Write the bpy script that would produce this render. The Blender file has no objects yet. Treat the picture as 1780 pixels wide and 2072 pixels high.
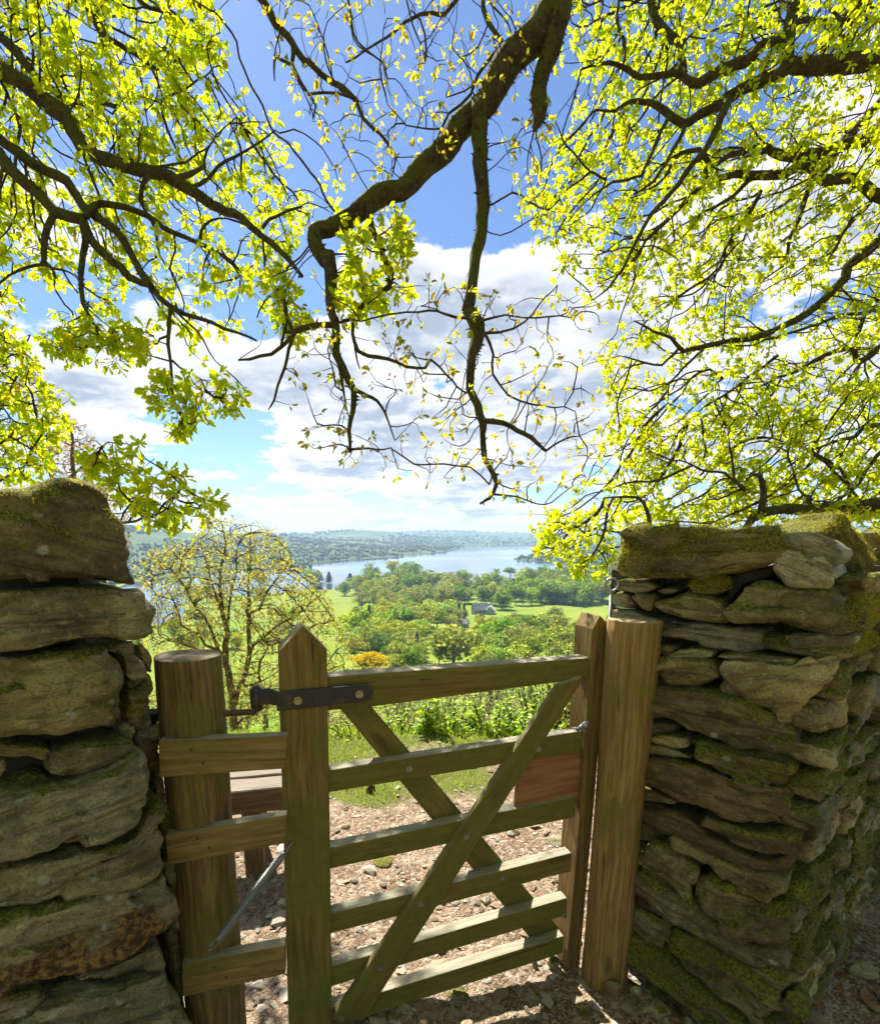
import bpy, bmesh, math, random
import numpy as np
from mathutils import Vector, Matrix, kdtree

# ------------------------------------------------------------------ camera, sky, sun
SC = bpy.context.scene
COL = SC.collection
R = math.radians
FPX, PPX, PPY, PITCH, EYE = 1100.0, 850.0, 1294.0, R(11), 1.55      # in pixels of a 1780 x 2072 picture
cam_d = bpy.data.cameras.new('camera')
cam = bpy.data.objects.new('camera', cam_d); COL.objects.link(cam)
cam.location = (0, 0, EYE); cam.rotation_euler = (R(90) - PITCH, 0, 0)
cam_d.sensor_fit = 'VERTICAL'; cam_d.sensor_height = 36.0; cam_d.lens = 36.0 * FPX / 2072
cam_d.shift_x = (890 - PPX) / 2072; cam_d.shift_y = (PPY - 1036) / 2072
cam_d.clip_start = 0.05; cam_d.clip_end = 40000
SC.camera = cam

SUN_AZ, SUN_EL = R(-24), R(50)                                       # ahead of the camera, a little to the left
SUN = Vector((math.sin(SUN_AZ) * math.cos(SUN_EL), math.cos(SUN_AZ) * math.cos(SUN_EL), math.sin(SUN_EL)))
sun_d = bpy.data.lights.new('sun', 'SUN'); sun_d.energy = 5.0; sun_d.angle = R(0.53); sun_d.color = (1.0, 0.94, 0.82)
sun = bpy.data.objects.new('sun', sun_d); COL.objects.link(sun)
sun.rotation_euler = SUN.to_track_quat('Z', 'Y').to_euler(); sun.location = (0, 0, 30)
SC.view_settings.view_transform = 'Standard'; SC.view_settings.look = 'None'
SC.view_settings.exposure = 1.5; SC.view_settings.gamma = 1.0; SC.view_settings.use_curve_mapping = False
SC.cycles.max_bounces = 5; SC.cycles.diffuse_bounces = 3; SC.cycles.transmission_bounces = 3
SC.cycles.volume_bounces = 0; SC.cycles.use_denoising = True
SC.cycles.sample_clamp_indirect = 6.0; SC.cycles.use_adaptive_sampling = True; SC.cycles.adaptive_threshold = 0.035; SC.cycles.use_light_tree = False

# ------------------------------------------------------------------ node helpers
class NT:
    def __init__(s, tree): s.t = tree; s.t.nodes.clear()
    def n(s, typ, ins=None, **kw):
        nd = s.t.nodes.new(typ)
        for k, v in kw.items(): setattr(nd, k, v)
        for k, v in (ins or {}).items(): s.put(nd.inputs[k], v)
        return nd
    def put(s, sock, v):
        if isinstance(v, bpy.types.NodeSocket): s.t.links.new(v, sock)
        elif isinstance(v, bpy.types.Node): s.t.links.new(v.outputs[0], sock)
        else:
            if sock.type == 'RGBA' and len(v) == 3: v = tuple(v) + (1,)
            sock.default_value = v
    def m(s, op, a, b=0.0, c=0.0, clamp=False):
        nd = s.t.nodes.new('ShaderNodeMath'); nd.operation = op; nd.use_clamp = clamp
        s.put(nd.inputs[0], a); s.put(nd.inputs[1], b); s.put(nd.inputs[2], c)
        return nd.outputs[0]
    def vm(s, op, a, b=(0, 0, 0), out=0, scale=None):
        nd = s.t.nodes.new('ShaderNodeVectorMath'); nd.operation = op
        s.put(nd.inputs[0], a); s.put(nd.inputs[1], b)
        if scale is not None: s.put(nd.inputs['Scale'], scale)
        return nd.outputs[out]
    def mix(s, f, a, b, mode='MIX'):
        nd = s.t.nodes.new('ShaderNodeMix'); nd.data_type = 'RGBA'; nd.blend_type = mode
        s.put(nd.inputs[0], f); s.put(nd.inputs[6], a); s.put(nd.inputs[7], b)
        return nd.outputs[2]
    def ss(s, v, lo, hi, a=0.0, b=1.0):
        nd = s.t.nodes.new('ShaderNodeMapRange'); nd.interpolation_type = 'SMOOTHSTEP'
        for i, x in enumerate((v, lo, hi, a, b)): s.put(nd.inputs[i], x)
        return nd.outputs[0]
    def noise(s, vec, scale, detail=4, rough=0.55, dist=0.0, col=False):
        nd = s.n('ShaderNodeTexNoise', {'Vector': vec, 'Scale': scale, 'Detail': detail, 'Roughness': rough, 'Distortion': dist})
        return nd.outputs[1 if col else 0]
    def map(s, vec, sc=(1, 1, 1), loc=(0, 0, 0), rot=(0, 0, 0)):
        return s.n('ShaderNodeMapping', {'Vector': vec, 'Scale': sc, 'Location': loc, 'Rotation': rot}).outputs[0]

def px_dir(px, py):
    dx, dy = (px - PPX) / FPX, (py - PPY) / FPX
    c, s_ = math.cos(PITCH), math.sin(PITCH)
    return Vector((dx, c - dy * s_, -s_ - dy * c))

# ------------------------------------------------------------------ world: Nishita sky with cumulus
world = bpy.data.worlds.new('World'); SC.world = world; world.use_nodes = True
w = NT(world.node_tree)
sky = w.n('ShaderNodeTexSky', sky_type='NISHITA', sun_disc=False, sun_elevation=SUN_EL, sun_rotation=SUN_AZ,
          altitude=200, air_density=1.0, dust_density=0.3, ozone_density=1.6)
d = w.n('ShaderNodeTexCoord').outputs['Generated']
sep = w.n('ShaderNodeSeparateXYZ', {0: d})
zz = w.m('ADD', w.m('MAXIMUM', sep.outputs[2], 0.0), 0.16)
pl = w.n('ShaderNodeCombineXYZ', {0: w.m('DIVIDE', sep.outputs[0], zz), 1: w.m('DIVIDE', sep.outputs[1], zz), 2: 0.0}).outputs[0]
def cloud_noise(vec, det):
    return w.n('ShaderNodeTexNoise', {'Vector': vec, 'Scale': 1.5, 'Detail': det, 'Roughness': 0.60, 'Lacunarity': 2.15}, noise_dimensions='2D').outputs[0]
n0 = cloud_noise(pl, 8)
n1 = cloud_noise(w.vm('ADD', pl, (-0.02, -0.10, 0.0)), 3)
bias = 0.0
for bx, by, rad, amt in ((1010, 620, 20, .17), (860, 520, 10, .08), (280, 760, 17, .15), (1500, 560, 24, .15), (150, 600, 12, .06), (760, 830, 13, .13), (1080, 820, 14, .10),
                         (600, 960, 9, .07), (680, 150, 22, -.26), (1080, 120, 18, -.2), (470, 900, 6, -.10), (60, 300, 14, -.08), (960, 470, 13, .13), (820, 370, 6, -.08), (1700, 60, 12, -.12),
                         (420, 360, 8, .12), (920, 760, 4, -.10), (380, 960, 7, -.08)):
    v = px_dir(bx, by).normalized()
    dt = w.vm('DOT_PRODUCT', d, tuple(v), out=1)
    bias = w.m('ADD', bias, w.ss(dt, math.cos(R(rad)), 1.0, 0.0, amt))
base = w.ss(sep.outputs[2], 0.0, 0.10, 0.12, 0.0)                    # the bank of far clouds along the horizon
dens = w.m('ADD', w.m('ADD', n0, bias), base)
mask = w.ss(dens, 0.54, 0.60)
thick = w.ss(dens, 0.60, 0.80)
lit = w.ss(w.m('SUBTRACT', n0, n1), -0.05, 0.10)
grey = w.m('MULTIPLY', thick, w.m('SUBTRACT', 1.0, w.m('MULTIPLY', lit, 0.75)))
ccol = w.mix(grey, (7.6, 7.7, 7.9), (3.4, 4.0, 5.1))
skyc = w.vm('MULTIPLY', sky.outputs[0], (0.70, 0.86, 1.08))                # camera white balance, as in the photograph
tot = w.mix(mask, skyc, ccol)
bg = w.n('ShaderNodeBackground', {'Color': tot, 'Strength': 0.05})
w.n('ShaderNodeOutputWorld', {0: bg})
world.cycles.sampling_method = 'MANUAL'; world.cycles.sample_map_resolution = 256

# ------------------------------------------------------------------ general helpers
def P(px, py, y):                                                    # point seen at a pixel, y metres ahead of the camera
    v = px_dir(px, py); t = y / v.y
    return Vector((v.x * t, y, EYE + v.z * t))
def on_plane(px, py, p0, nrm):
    v = px_dir(px, py); o = Vector((0, 0, EYE))
    return o + v * ((Vector(p0) - o).dot(nrm) / v.dot(nrm))
def zoom(x0, y0, wsrc, wz=1780.0):                                   # converts picture-crop coordinates to 1780-wide pixels
    k = 1780.0 / 3519.0
    f = wsrc / wz
    return lambda x, y: ((x0 + x * f) * k, (y0 + y * f) * k)

def vnoise(p, seed=0):
    p = np.asarray(p, dtype=np.float64); i = np.floor(p).astype(np.int64); f = p - i
    u = f * f * (3 - 2 * f)
    def h(a, b, c):
        x = (a * 374761393 + b * 668265263 + c * 1442695041 + seed * 974634777) & 0xffffffff
        x = ((x ^ (x >> 13)) * 1274126177) & 0xffffffff
        x = ((x ^ (x >> 15)) * 2246822519) & 0xffffffff
        return ((x ^ (x >> 16)) & 0xffffff) / float(0xffffff)
    r = 0
    for dx in (0, 1):
        for dy in (0, 1):
            for dz in (0, 1):
                wt = (u[..., 0] if dx else 1 - u[..., 0]) * (u[..., 1] if dy else 1 - u[..., 1]) * (u[..., 2] if dz else 1 - u[..., 2])
                r = r + wt * h(i[..., 0] + dx, i[..., 1] + dy, i[..., 2] + dz)
    return r * 2 - 1
def fbm(p, seed=0, octv=4, gain=0.5, lac=2.03):
    p = np.asarray(p, dtype=np.float64); r = 0; a = 1.0
    for o in range(octv):
        r = r + a * vnoise(p, seed + o * 17); p = p * lac + 3.7; a *= gain
    return r

def tag(o, label=None, cat=None, group=None, kind=None):
    if label: o['label'] = label
    if cat: o['category'] = cat
    if group: o['group'] = group
    if kind: o['kind'] = kind
    return o
def empty(name, loc=(0, 0, 0), rz=0.0):
    o = bpy.data.objects.new(name, None); COL.objects.link(o)
    o.location = loc; o.rotation_euler = (0, 0, rz); o.empty_display_size = 0.1
    return o
def wmat(o):
    m = o.matrix_basis.copy()
    return wmat(o.parent) @ m if o.parent else m
def link(name, me, mat=None, parent=None, M=None):
    o = bpy.data.objects.new(name, me); COL.objects.link(o)
    if mat is not None: me.materials.clear(); me.materials.append(mat)
    M = M or Matrix.Identity(4)
    if parent is not None:
        o.parent = parent; o.matrix_basis = wmat(parent).inverted() @ M
    else: o.matrix_basis = M
    return o
def np_mesh(name, v, f, smooth=False, col=None):
    """v (n,3); f (m,k) of one polygon size, or a list of such arrays"""
    me = bpy.data.meshes.new(name)
    v = np.asarray(v, dtype=np.float32)
    fs = f if isinstance(f, list) else [f]
    fs = [np.asarray(x, dtype=np.int32) for x in fs if len(x)]
    loops = np.concatenate([x.ravel() for x in fs]); tot = np.concatenate([np.full(len(x), x.shape[1], np.int32) for x in fs])
    start = np.concatenate([[0], np.cumsum(tot)[:-1]]).astype(np.int32)
    me.vertices.add(len(v)); me.vertices.foreach_set('co', v.ravel())
    me.loops.add(len(loops)); me.loops.foreach_set('vertex_index', loops)
    me.polygons.add(len(tot)); me.polygons.foreach_set('loop_start', start)
    me.polygons.foreach_set('loop_total', tot)
    me.polygons.foreach_set('use_smooth', np.full(len(tot), smooth, dtype=bool))
    me.update(calc_edges=True)
    if col is not None:
        a = me.color_attributes.new('Col', 'FLOAT_COLOR', 'POINT')
        c = np.ones((len(v), 4), np.float32); c[:, :3] = col
        a.data.foreach_set('color', c.ravel())
    return me
def bm_mesh(name, bm, smooth=False):
    me = bpy.data.meshes.new(name); bm.normal_update(); bm.to_mesh(me); bm.free()
    if smooth:
        for p_ in me.polygons: p_.use_smooth = True
    return me
def copy_tree(o, parent=None):
    c = o.copy(); COL.objects.link(c); c.parent = parent
    for ch in [x for x in o.children]: copy_tree(ch, c)
    return c

# ------------------------------------------------------------------ materials
MATS = {}
def new_mat(name):
    m = bpy.data.materials.new(name); m.use_nodes = True; MATS[name] = m
    return m, NT(m.node_tree)
def finish(t, col, rough=0.8, bump=None, bstr=0.4, bdist=0.01, spec=0.3, metal=0.0, bsdf_extra=None):
    ins = {'Base Color': col, 'Roughness': rough, 'Specular IOR Level': spec, 'Metallic': metal}
    if bump is not None:
        ins['Normal'] = t.n('ShaderNodeBump', {'Height': bump, 'Strength': bstr, 'Distance': bdist}).outputs[0]
    b = t.n('ShaderNodeBsdfPrincipled', ins)
    t.n('ShaderNodeOutputMaterial', {0: b})
    return b

def stone_mat(name, ca, cb, moss=0.0, lichen=None, up=0.55):
    m, t = new_mat(name)
    tc = t.n('ShaderNodeTexCoord'); oi = t.n('ShaderNodeObjectInfo')
    off = t.vm('SCALE', (17.3, 9.1, 5.7), scale=oi.outputs['Random'])
    v = t.vm('ADD', tc.outputs['Object'], off)
    st = t.map(v, (2.5, 6.0, 24.0))
    strata = t.noise(st, 2.2, 6, 0.66, 0.35)
    fine = t.noise(v, 55, 6, 0.65)
    blot = t.noise(v, 6.5, 5, 0.6, 0.4)
    col = t.mix(t.ss(blot, 0.35, 0.68), ca, cb)
    col = t.mix(t.ss(strata, 0.3, 0.52, 0.75, 0.0), col, tuple(x * 0.28 for x in ca))
    col = t.mix(t.ss(fine, 0.52, 0.75, 0.0, 0.5), col, tuple(min(1, x * 1.7) for x in cb))
    speck = t.noise(v, 170, 3, 0.7)
    col = t.mix(t.ss(speck, 0.5, 0.68, 0.0, 0.65), col, tuple(x * 0.3 for x in ca))
    rnd = t.ss(oi.outputs['Random'], 0, 1, 0.72, 1.2)
    col = t.vm('SCALE', col, scale=rnd)
    # pale crusts of lichen
    vor = t.n('ShaderNodeTexVoronoi', {'Vector': t.vm('ADD', v, t.vm('SCALE', t.noise(v, 30, 3, 0.6, col=True), scale=0.03)), 'Scale': 20.0}).outputs[0]
    crust = t.m('MULTIPLY', t.ss(vor, 0.16, 0.26, 1.0, 0.0), t.ss(t.noise(v, 9, 2), 0.52, 0.62))
    col = t.mix(t.m('MULTIPLY', crust, 0.75), col, (0.42, 0.42, 0.33))
    if lichen:
        lm = t.ss(t.m('ADD', t.noise(v, 5, 5, 0.65), t.m('MULTIPLY', t.n('ShaderNodeSeparateXYZ', {0: tc.outputs['Object']}).outputs[2], -2.2)), 0.5, 0.6)
        lc = t.mix(t.ss(t.noise(v, 60, 4, 0.7), 0.42, 0.62), tuple(x * 0.2 for x in lichen), lichen)
        col = t.mix(lm, col, lc)
    geo = t.n('ShaderNodeNewGeometry')
    nz = t.n('ShaderNodeSeparateXYZ', {0: geo.outputs['Normal']}).outputs[2]
    wv = geo.outputs['Position']
    mk = t.m('ADD', t.m('ADD', t.m('MULTIPLY', nz, up), t.m('MULTIPLY', t.noise(v, 11, 6, 0.68), 1.5)), t.m('MULTIPLY', t.noise(wv, 3.1, 2), 0.8))
    mk = t.ss(mk, 1.52 - moss, 1.72 - moss)
    mn = t.noise(v, 130, 4, 0.7)
    mcol = t.mix(t.ss(mn, 0.35, 0.7), (0.055, 0.065, 0.006), (0.33, 0.31, 0.035))
    mcol = t.mix(t.ss(t.noise(v, 14, 3), 0.4, 0.7, 0, 0.6), mcol, (0.13, 0.11, 0.022))
    col = t.mix(mk, col, mcol)
    bump = t.m('ADD', t.m('MULTIPLY', strata, 1.3), t.m('ADD', t.m('MULTIPLY', fine, 0.55), t.m('MULTIPLY', mk, mn)))
    finish(t, col, t.ss(mk, 0, 1, 0.62, 0.95), bump, 0.9, 0.02, 0.35)
    return m
stone_mat('slate', (0.15, 0.122, 0.05), (0.38, 0.325, 0.15), 0.02)
stone_mat('slate_moss', (0.14, 0.108, 0.04), (0.35, 0.28, 0.11), 0.22)
stone_mat('slate_mossy', (0.14, 0.11, 0.045), (0.32, 0.255, 0.10), 0.47, up=0.8)
stone_mat('slate_buff', (0.21, 0.155, 0.055), (0.47, 0.37, 0.155), 0.05)
stone_mat('slate_grey', (0.19, 0.165, 0.08), (0.48, 0.42, 0.22), -0.05)
stone_mat('slate_red', (0.12, 0.075, 0.032), (0.26, 0.17, 0.075), -0.02)
stone_mat('slate_orange', (0.15, 0.13, 0.06), (0.36, 0.30, 0.15), 0.02, lichen=(0.36, 0.20, 0.06))
m, t = new_mat('wall_fill'); finish(t, t.mix(t.noise(t.n('ShaderNodeTexCoord').outputs['Object'], 12, 4), (0.03, 0.028, 0.018), (0.09, 0.08, 0.05)), 0.95)

def wood_mat(name, ca, cb, algae, grey=(0.36, 0.33, 0.26), topgrey=0.8, knots=True):
    m, t = new_mat(name)
    tc = t.n('ShaderNodeTexCoord'); oi = t.n('ShaderNodeObjectInfo')
    off = t.vm('SCALE', (3.1, 11.7, 7.9), scale=oi.outputs['Random'])
    v = t.vm('ADD', tc.outputs['Object'], off)
    warp = t.vm('SCALE', t.vm('SUBTRACT', t.noise(t.map(v, (1.6, 4, 4)), 2.5, 3, 0.5, col=True), (0.5, 0.5, 0.5)), scale=0.028)
    vv = t.vm('ADD', v, warp)
    g1 = t.noise(t.map(vv, (1.2, 26, 26)), 3.2, 5, 0.6)
    g2 = t.noise(t.map(vv, (3.0, 120, 120)), 2.0, 4, 0.6)
    col = t.mix(t.ss(g1, 0.3, 0.7), ca, cb)
    col = t.mix(t.ss(g2, 0.5, 0.78, 0, 0.7), col, tuple(x * 0.35 for x in ca))
    if knots:
        kv = t.n('ShaderNodeTexVoronoi', {'Vector': t.map(v, (2.2, 6.5, 6.5)), 'Scale': 1.0, 'Randomness': 1.0}).outputs[0]
        col = t.mix(t.ss(kv, 0.05, 0.14, 0.75, 0.0), col, (0.06, 0.035, 0.015))
    al = t.ss(t.m('ADD', t.noise(v, 4.5, 5, 0.65), t.m('MULTIPLY', t.noise(t.map(v, (2, 14, 14)), 3, 3), 0.4)), 0.72 - algae, 0.98 - algae)
    col = t.mix(t.m('MULTIPLY', al, 0.8), col, t.mix(t.noise(v, 40, 4), (0.075, 0.085, 0.012), (0.19, 0.185, 0.03)))
    geo = t.n('ShaderNodeNewGeometry')
    nz = t.n('ShaderNodeSeparateXYZ', {0: geo.outputs['Normal']}).outputs[2]
    gm = t.m('MULTIPLY', t.ss(nz, 0.45, 0.85), topgrey)
    gcol = t.mix(t.ss(g2, 0.35, 0.7), grey, tuple(x * 0.55 for x in grey))
    col = t.mix(gm, col, gcol)
    pts = t.ss(t.n('ShaderNodeTexVoronoi', {'Vector': v, 'Scale': 70.0}).outputs[0], 0.0, 0.16, 1.0, 0.0)
    col = t.mix(t.m('MULTIPLY', pts, t.ss(t.noise(v, 5, 2), 0.5, 0.62, 0, 0.5)), col, (0.33, 0.31, 0.19))
    # drying cracks run with the grain
    cr = t.ss(t.noise(t.map(vv, (0.22, 24, 24), loc=(5, 1, 2)), 4.0, 3, 0.5), 0.27, 0.33, 1.0, 0.0)
    col = t.mix(t.m('MULTIPLY', cr, 0.7), col, (0.03, 0.02, 0.01))
    h = t.m('SUBTRACT', t.m('ADD', t.m('MULTIPLY', g2, 0.5), t.m('MULTIPLY', g1, 0.5)), t.m('MULTIPLY', cr, 1.2))
    finish(t, col, 0.8, h, 0.5, 0.004, 0.25)
    return m
wood_mat('wood_gate', (0.13, 0.078, 0.018), (0.27, 0.178, 0.052), 0.22)
wood_mat('wood_stile', (0.138, 0.084, 0.02), (0.28, 0.178, 0.053), 0.18)
wood_mat('wood_latch', (0.12, 0.068, 0.022), (0.25, 0.15, 0.052), 0.02)
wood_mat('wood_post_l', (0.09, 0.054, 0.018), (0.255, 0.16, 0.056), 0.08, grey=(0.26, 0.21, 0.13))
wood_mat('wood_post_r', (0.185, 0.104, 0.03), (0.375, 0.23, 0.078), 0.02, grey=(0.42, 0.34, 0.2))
wood_mat('wood_board', (0.165, 0.1, 0.03), (0.33, 0.215, 0.072), 0.06)
wood_mat('wood_bench', (0.13, 0.08, 0.04), (0.24, 0.155, 0.085), -0.2, grey=(0.22, 0.195, 0.165))
wood_mat('plywood', (0.24, 0.105, 0.04), (0.38, 0.185, 0.08), -0.15, topgrey=0.3, knots=False)

def bark_mat(name, ca, cb, moss):
    m, t = new_mat(name)
    geo = t.n('ShaderNodeNewGeometry'); v = geo.outputs['Position']
    n1_ = t.noise(v, 14, 6, 0.65, 0.5); n2_ = t.noise(v, 70, 4, 0.65)
    col = t.mix(t.ss(n1_, 0.35, 0.65), ca, cb)
    col = t.mix(t.ss(n2_, 0.55, 0.75, 0, 0.6), col, (0.30, 0.29, 0.24))
    nz = t.n('ShaderNodeSeparateXYZ', {0: geo.outputs['Normal']}).outputs[2]
    mk = t.ss(t.m('ADD', t.m('MULTIPLY', nz, 0.28), t.m('ADD', t.noise(v, 7, 5, 0.65), t.m('MULTIPLY', n2_, 0.25))), 0.72 - moss, 0.86 - moss)
    col = t.mix(mk, col, t.mix(n2_, (0.035, 0.04, 0.006), (0.13, 0.125, 0.022)))
    finish(t, col, 0.95, t.m('ADD', n1_, t.m('MULTIPLY', n2_, 0.6)), 0.9, 0.02, 0.15)
    return m
bark_mat('bark_moss', (0.045, 0.032, 0.016), (0.10, 0.075, 0.042), 0.14)
bark_mat('bark', (0.085, 0.06, 0.03), (0.18, 0.135, 0.08), 0.02)
bark_mat('bark_twig', (0.045, 0.028, 0.014), (0.10, 0.066, 0.034), -0.3)
bark_mat('bark_grey', (0.10, 0.08, 0.045), (0.22, 0.18, 0.10), 0.0)

def leaf_mat(name, diff, trans, tw=0.55, gloss=0.06, vary=0.0):
    m, t = new_mat(name)
    at = t.n('ShaderNodeAttribute', attribute_name='Col').outputs[0]
    dc = t.mix(1.0, diff, at, 'MULTIPLY'); tcl = t.mix(1.0, trans, at, 'MULTIPLY')
    if vary:
        oi = t.n('ShaderNodeObjectInfo').outputs['Random']
        hs = [t.n('ShaderNodeHueSaturation', {'Hue': t.ss(oi, 0, 1, 0.5 - vary * 0.06, 0.5 + vary * 0.28), 'Saturation': t.ss(t.m('FRACT', t.m('MULTIPLY', oi, 7.3)), 0, 1, 1 - vary, 1.0),
                  'Value': t.ss(t.m('FRACT', t.m('MULTIPLY', oi, 3.7)), 0, 1, 1 - vary * 1.4, 1 + vary), 'Color': c}).outputs[0] for c in (dc, tcl)]
        dc, tcl = hs
    a = t.n('ShaderNodeBsdfDiffuse', {'Color': dc}); b = t.n('ShaderNodeBsdfTranslucent', {'Color': tcl})
    s1 = t.n('ShaderNodeMixShader', {0: tw, 1: a.outputs[0], 2: b.outputs[0]})
    g = t.n('ShaderNodeBsdfGlossy', {'Color': (1, 1, 1), 'Roughness': 0.45})
    s2 = t.n('ShaderNodeMixShader', {0: gloss, 1: s1.outputs[0], 2: g.outputs[0]})
    t.n('ShaderNodeOutputMaterial', {0: s2})
    return m
leaf_mat('oak_leaf', (0.30, 0.34, 0.006), (0.92, 0.96, 0.010), 0.66, 0.012)
leaf_mat('oak_bud', (0.28, 0.25, 0.02), (0.74, 0.66, 0.03), 0.58, 0.02)
leaf_mat('bud_gold', (0.28, 0.26, 0.035), (0.66, 0.61, 0.06), 0.5)
leaf_mat('bud_orange', (0.32, 0.17, 0.05), (0.6, 0.32, 0.08), 0.5)
leaf_mat('shrub_leaf', (0.2, 0.28, 0.02), (0.56, 0.74, 0.04), 0.6, 0.03)
leaf_mat('shrub_pale', (0.2, 0.28, 0.05), (0.5, 0.66, 0.10), 0.6, 0.02)
leaf_mat('thicket_leaf', (0.26, 0.27, 0.03), (0.58, 0.58, 0.05), 0.5, vary=0.16)
leaf_mat('grass_blade', (0.16, 0.22, 0.02), (0.42, 0.55, 0.03), 0.45)
leaf_mat('litter_leaf', (0.20, 0.115, 0.05), (0.2, 0.1, 0.04), 0.15, 0.03)
leaf_mat('moss_blade', (0.34, 0.31, 0.022), (0.6, 0.54, 0.03), 0.4, 0.02)
leaf_mat('crown_green', (0.15, 0.22, 0.02), (0.38, 0.52, 0.03), 0.5, 0.0, 0.08)
leaf_mat('crown_lime', (0.29, 0.32, 0.025), (0.62, 0.68, 0.04), 0.5, 0.0, 0.14)
leaf_mat('crown_olive', (0.26, 0.25, 0.04), (0.54, 0.51, 0.06), 0.5, 0.0, 0.14)
leaf_mat('crown_gold', (0.50, 0.36, 0.01), (0.9, 0.66, 0.01), 0.5, 0.0)
leaf_mat('crown_pine', (0.028, 0.05, 0.022), (0.05, 0.08, 0.02), 0.25, 0.03, 0.15)
leaf_mat('crown_copper', (0.14, 0.045, 0.03), (0.25, 0.07, 0.03), 0.3, 0.03)
leaf_mat('far_wood', (0.048, 0.09, 0.022), (0.08, 0.14, 0.025), 0.3, 0.02)

leaf_mat('bark_fuzz', (0.075, 0.07, 0.014), (0.10, 0.09, 0.012), 0.3, 0.01)
def plain(name, col, rough=0.6, metal=0.0, spec=0.4, nscale=40, var=0.35, bstr=0.3, bdist=0.003):
    m, t = new_mat(name)
    v = t.n('ShaderNodeTexCoord').outputs['Object']
    nn = t.noise(v, nscale, 5, 0.65)
    finish(t, t.mix(nn, tuple(x * (1 - var) for x in col), tuple(min(1, x * (1 + var)) for x in col)), rough, nn, bstr, bdist, spec, metal)
    return m
m, t = new_mat('black_iron')
v = t.n('ShaderNodeTexCoord').outputs['Object']; nn = t.noise(v, 16, 6, 0.65)
finish(t, t.mix(t.ss(nn, 0.5, 0.68), (0.018, 0.019, 0.021), (0.085, 0.035, 0.018)), 0.5, t.noise(v, 150, 3), 0.4, 0.002, 0.5)
plain('rusty_iron', (0.085, 0.042, 0.028), 0.7)
plain('galvanised', (0.33, 0.33, 0.33), 0.42, 0.85, 0.5, 90, 0.25)
plain('bolt_brass', (0.42, 0.34, 0.2), 0.45, 0.6)
plain('string', (0.35, 0.55, 0.4), 0.7)
plain('house_white', (0.62, 0.6, 0.55), 0.9, nscale=0.6, var=0.12)
plain('house_stone', (0.26, 0.24, 0.21), 0.9, nscale=1.2, var=0.3)
plain('house_roof', (0.40, 0.39, 0.38), 0.75, nscale=1.5, var=0.25)
plain('barn_green', (0.33, 0.42, 0.36), 0.8, nscale=1, var=0.1)
plain('house_brick', (0.30, 0.16, 0.12), 0.9, nscale=1, var=0.2)
plain('window_glass', (0.03, 0.035, 0.04), 0.1, spec=0.6, nscale=1, var=0.05)
plain('pale_road', (0.34, 0.33, 0.3), 0.9, nscale=0.5, var=0.15)
plain('hay_red', (0.4, 0.16, 0.08), 0.9, nscale=1)
# ------------------------------------------------------------------ terrain
LAKE = -76.0
Z9 = zoom(1200, 2050, 1300)
def lakept(px, py):
    v = px_dir(px, py); tt = (LAKE - EYE) / v.z
    return (v.x * tt, v.y * tt)
lake_poly = [lakept(*Z9(x, y)) for x, y in ((-1000, 400), (-700, 345), (-400, 318), (-60, 300), (0, 284), (120, 272), (300, 256), (600, 237), (800, 212), (880, 188), (1000, 180), (1260, 175), (1500, 174), (1560, 182),
             (1440, 212), (1180, 248), (1172, 262), (1450, 278), (1520, 300), (1430, 316), (1200, 372), (1000, 400), (905, 408), (850, 424), (560, 428), (380, 428), (190, 424), (0, 432), (-300, 452), (-700, 500), (-1000, 520))]
pond_poly = [lakept(x, y) for x, y in ((262, 1222), (360, 1224), (372, 1244), (352, 1264), (300, 1268), (262, 1268))]
spit_poly = [lakept(*Z9(x, y)) for x, y in ((-60, 322), (40, 318), (84, 300), (60, 290), (0, 286), (-60, 296))]

def poly_dist(x, y, poly):
    inside = np.zeros(x.shape, bool); dmin = np.full(x.shape, 1e9)
    n = len(poly)
    for i in range(n):
        x1, y1 = poly[i]; x2, y2 = poly[(i + 1) % n]
        c = ((y1 > y) != (y2 > y)) & (x < (x2 - x1) * (y - y1) / ((y2 - y1) if y2 != y1 else 1e-9) + x1)
        inside ^= c
        dx, dy = x2 - x1, y2 - y1
        tt = np.clip(((x - x1) * dx + (y - y1) * dy) / (dx * dx + dy * dy), 0, 1)
        dmin = np.minimum(dmin, np.hypot(x - x1 - tt * dx, y - y1 - tt * dy))
    return np.where(inside, -dmin, dmin)
PD = [0, 3.5, 3.9, 4.4, 5, 6, 8, 12, 25, 80, 200, 400, 700, 850, 900, 20000]
PZ = [0, 0, .0, -.17, -.5, -1.15, -2.5, -4.9, -11.0, -27, -46.5, -62, -73.5, -75.4, -75.7, -75.7]
def sstep(x, a, b):
    t_ = np.clip((x - a) / (b - a), 0, 1); return t_ * t_ * (3 - 2 * t_)
HILLS = [(-1150, 2000, 460, 56), (-760, 2700, 300, 26), (-450, 4200, 480, 60), (250, 5700, 450, 42), (950, 6300, 420, 34), (1900, 6000, 600, 48), (2300, 3000, 700, 50)]
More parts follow.
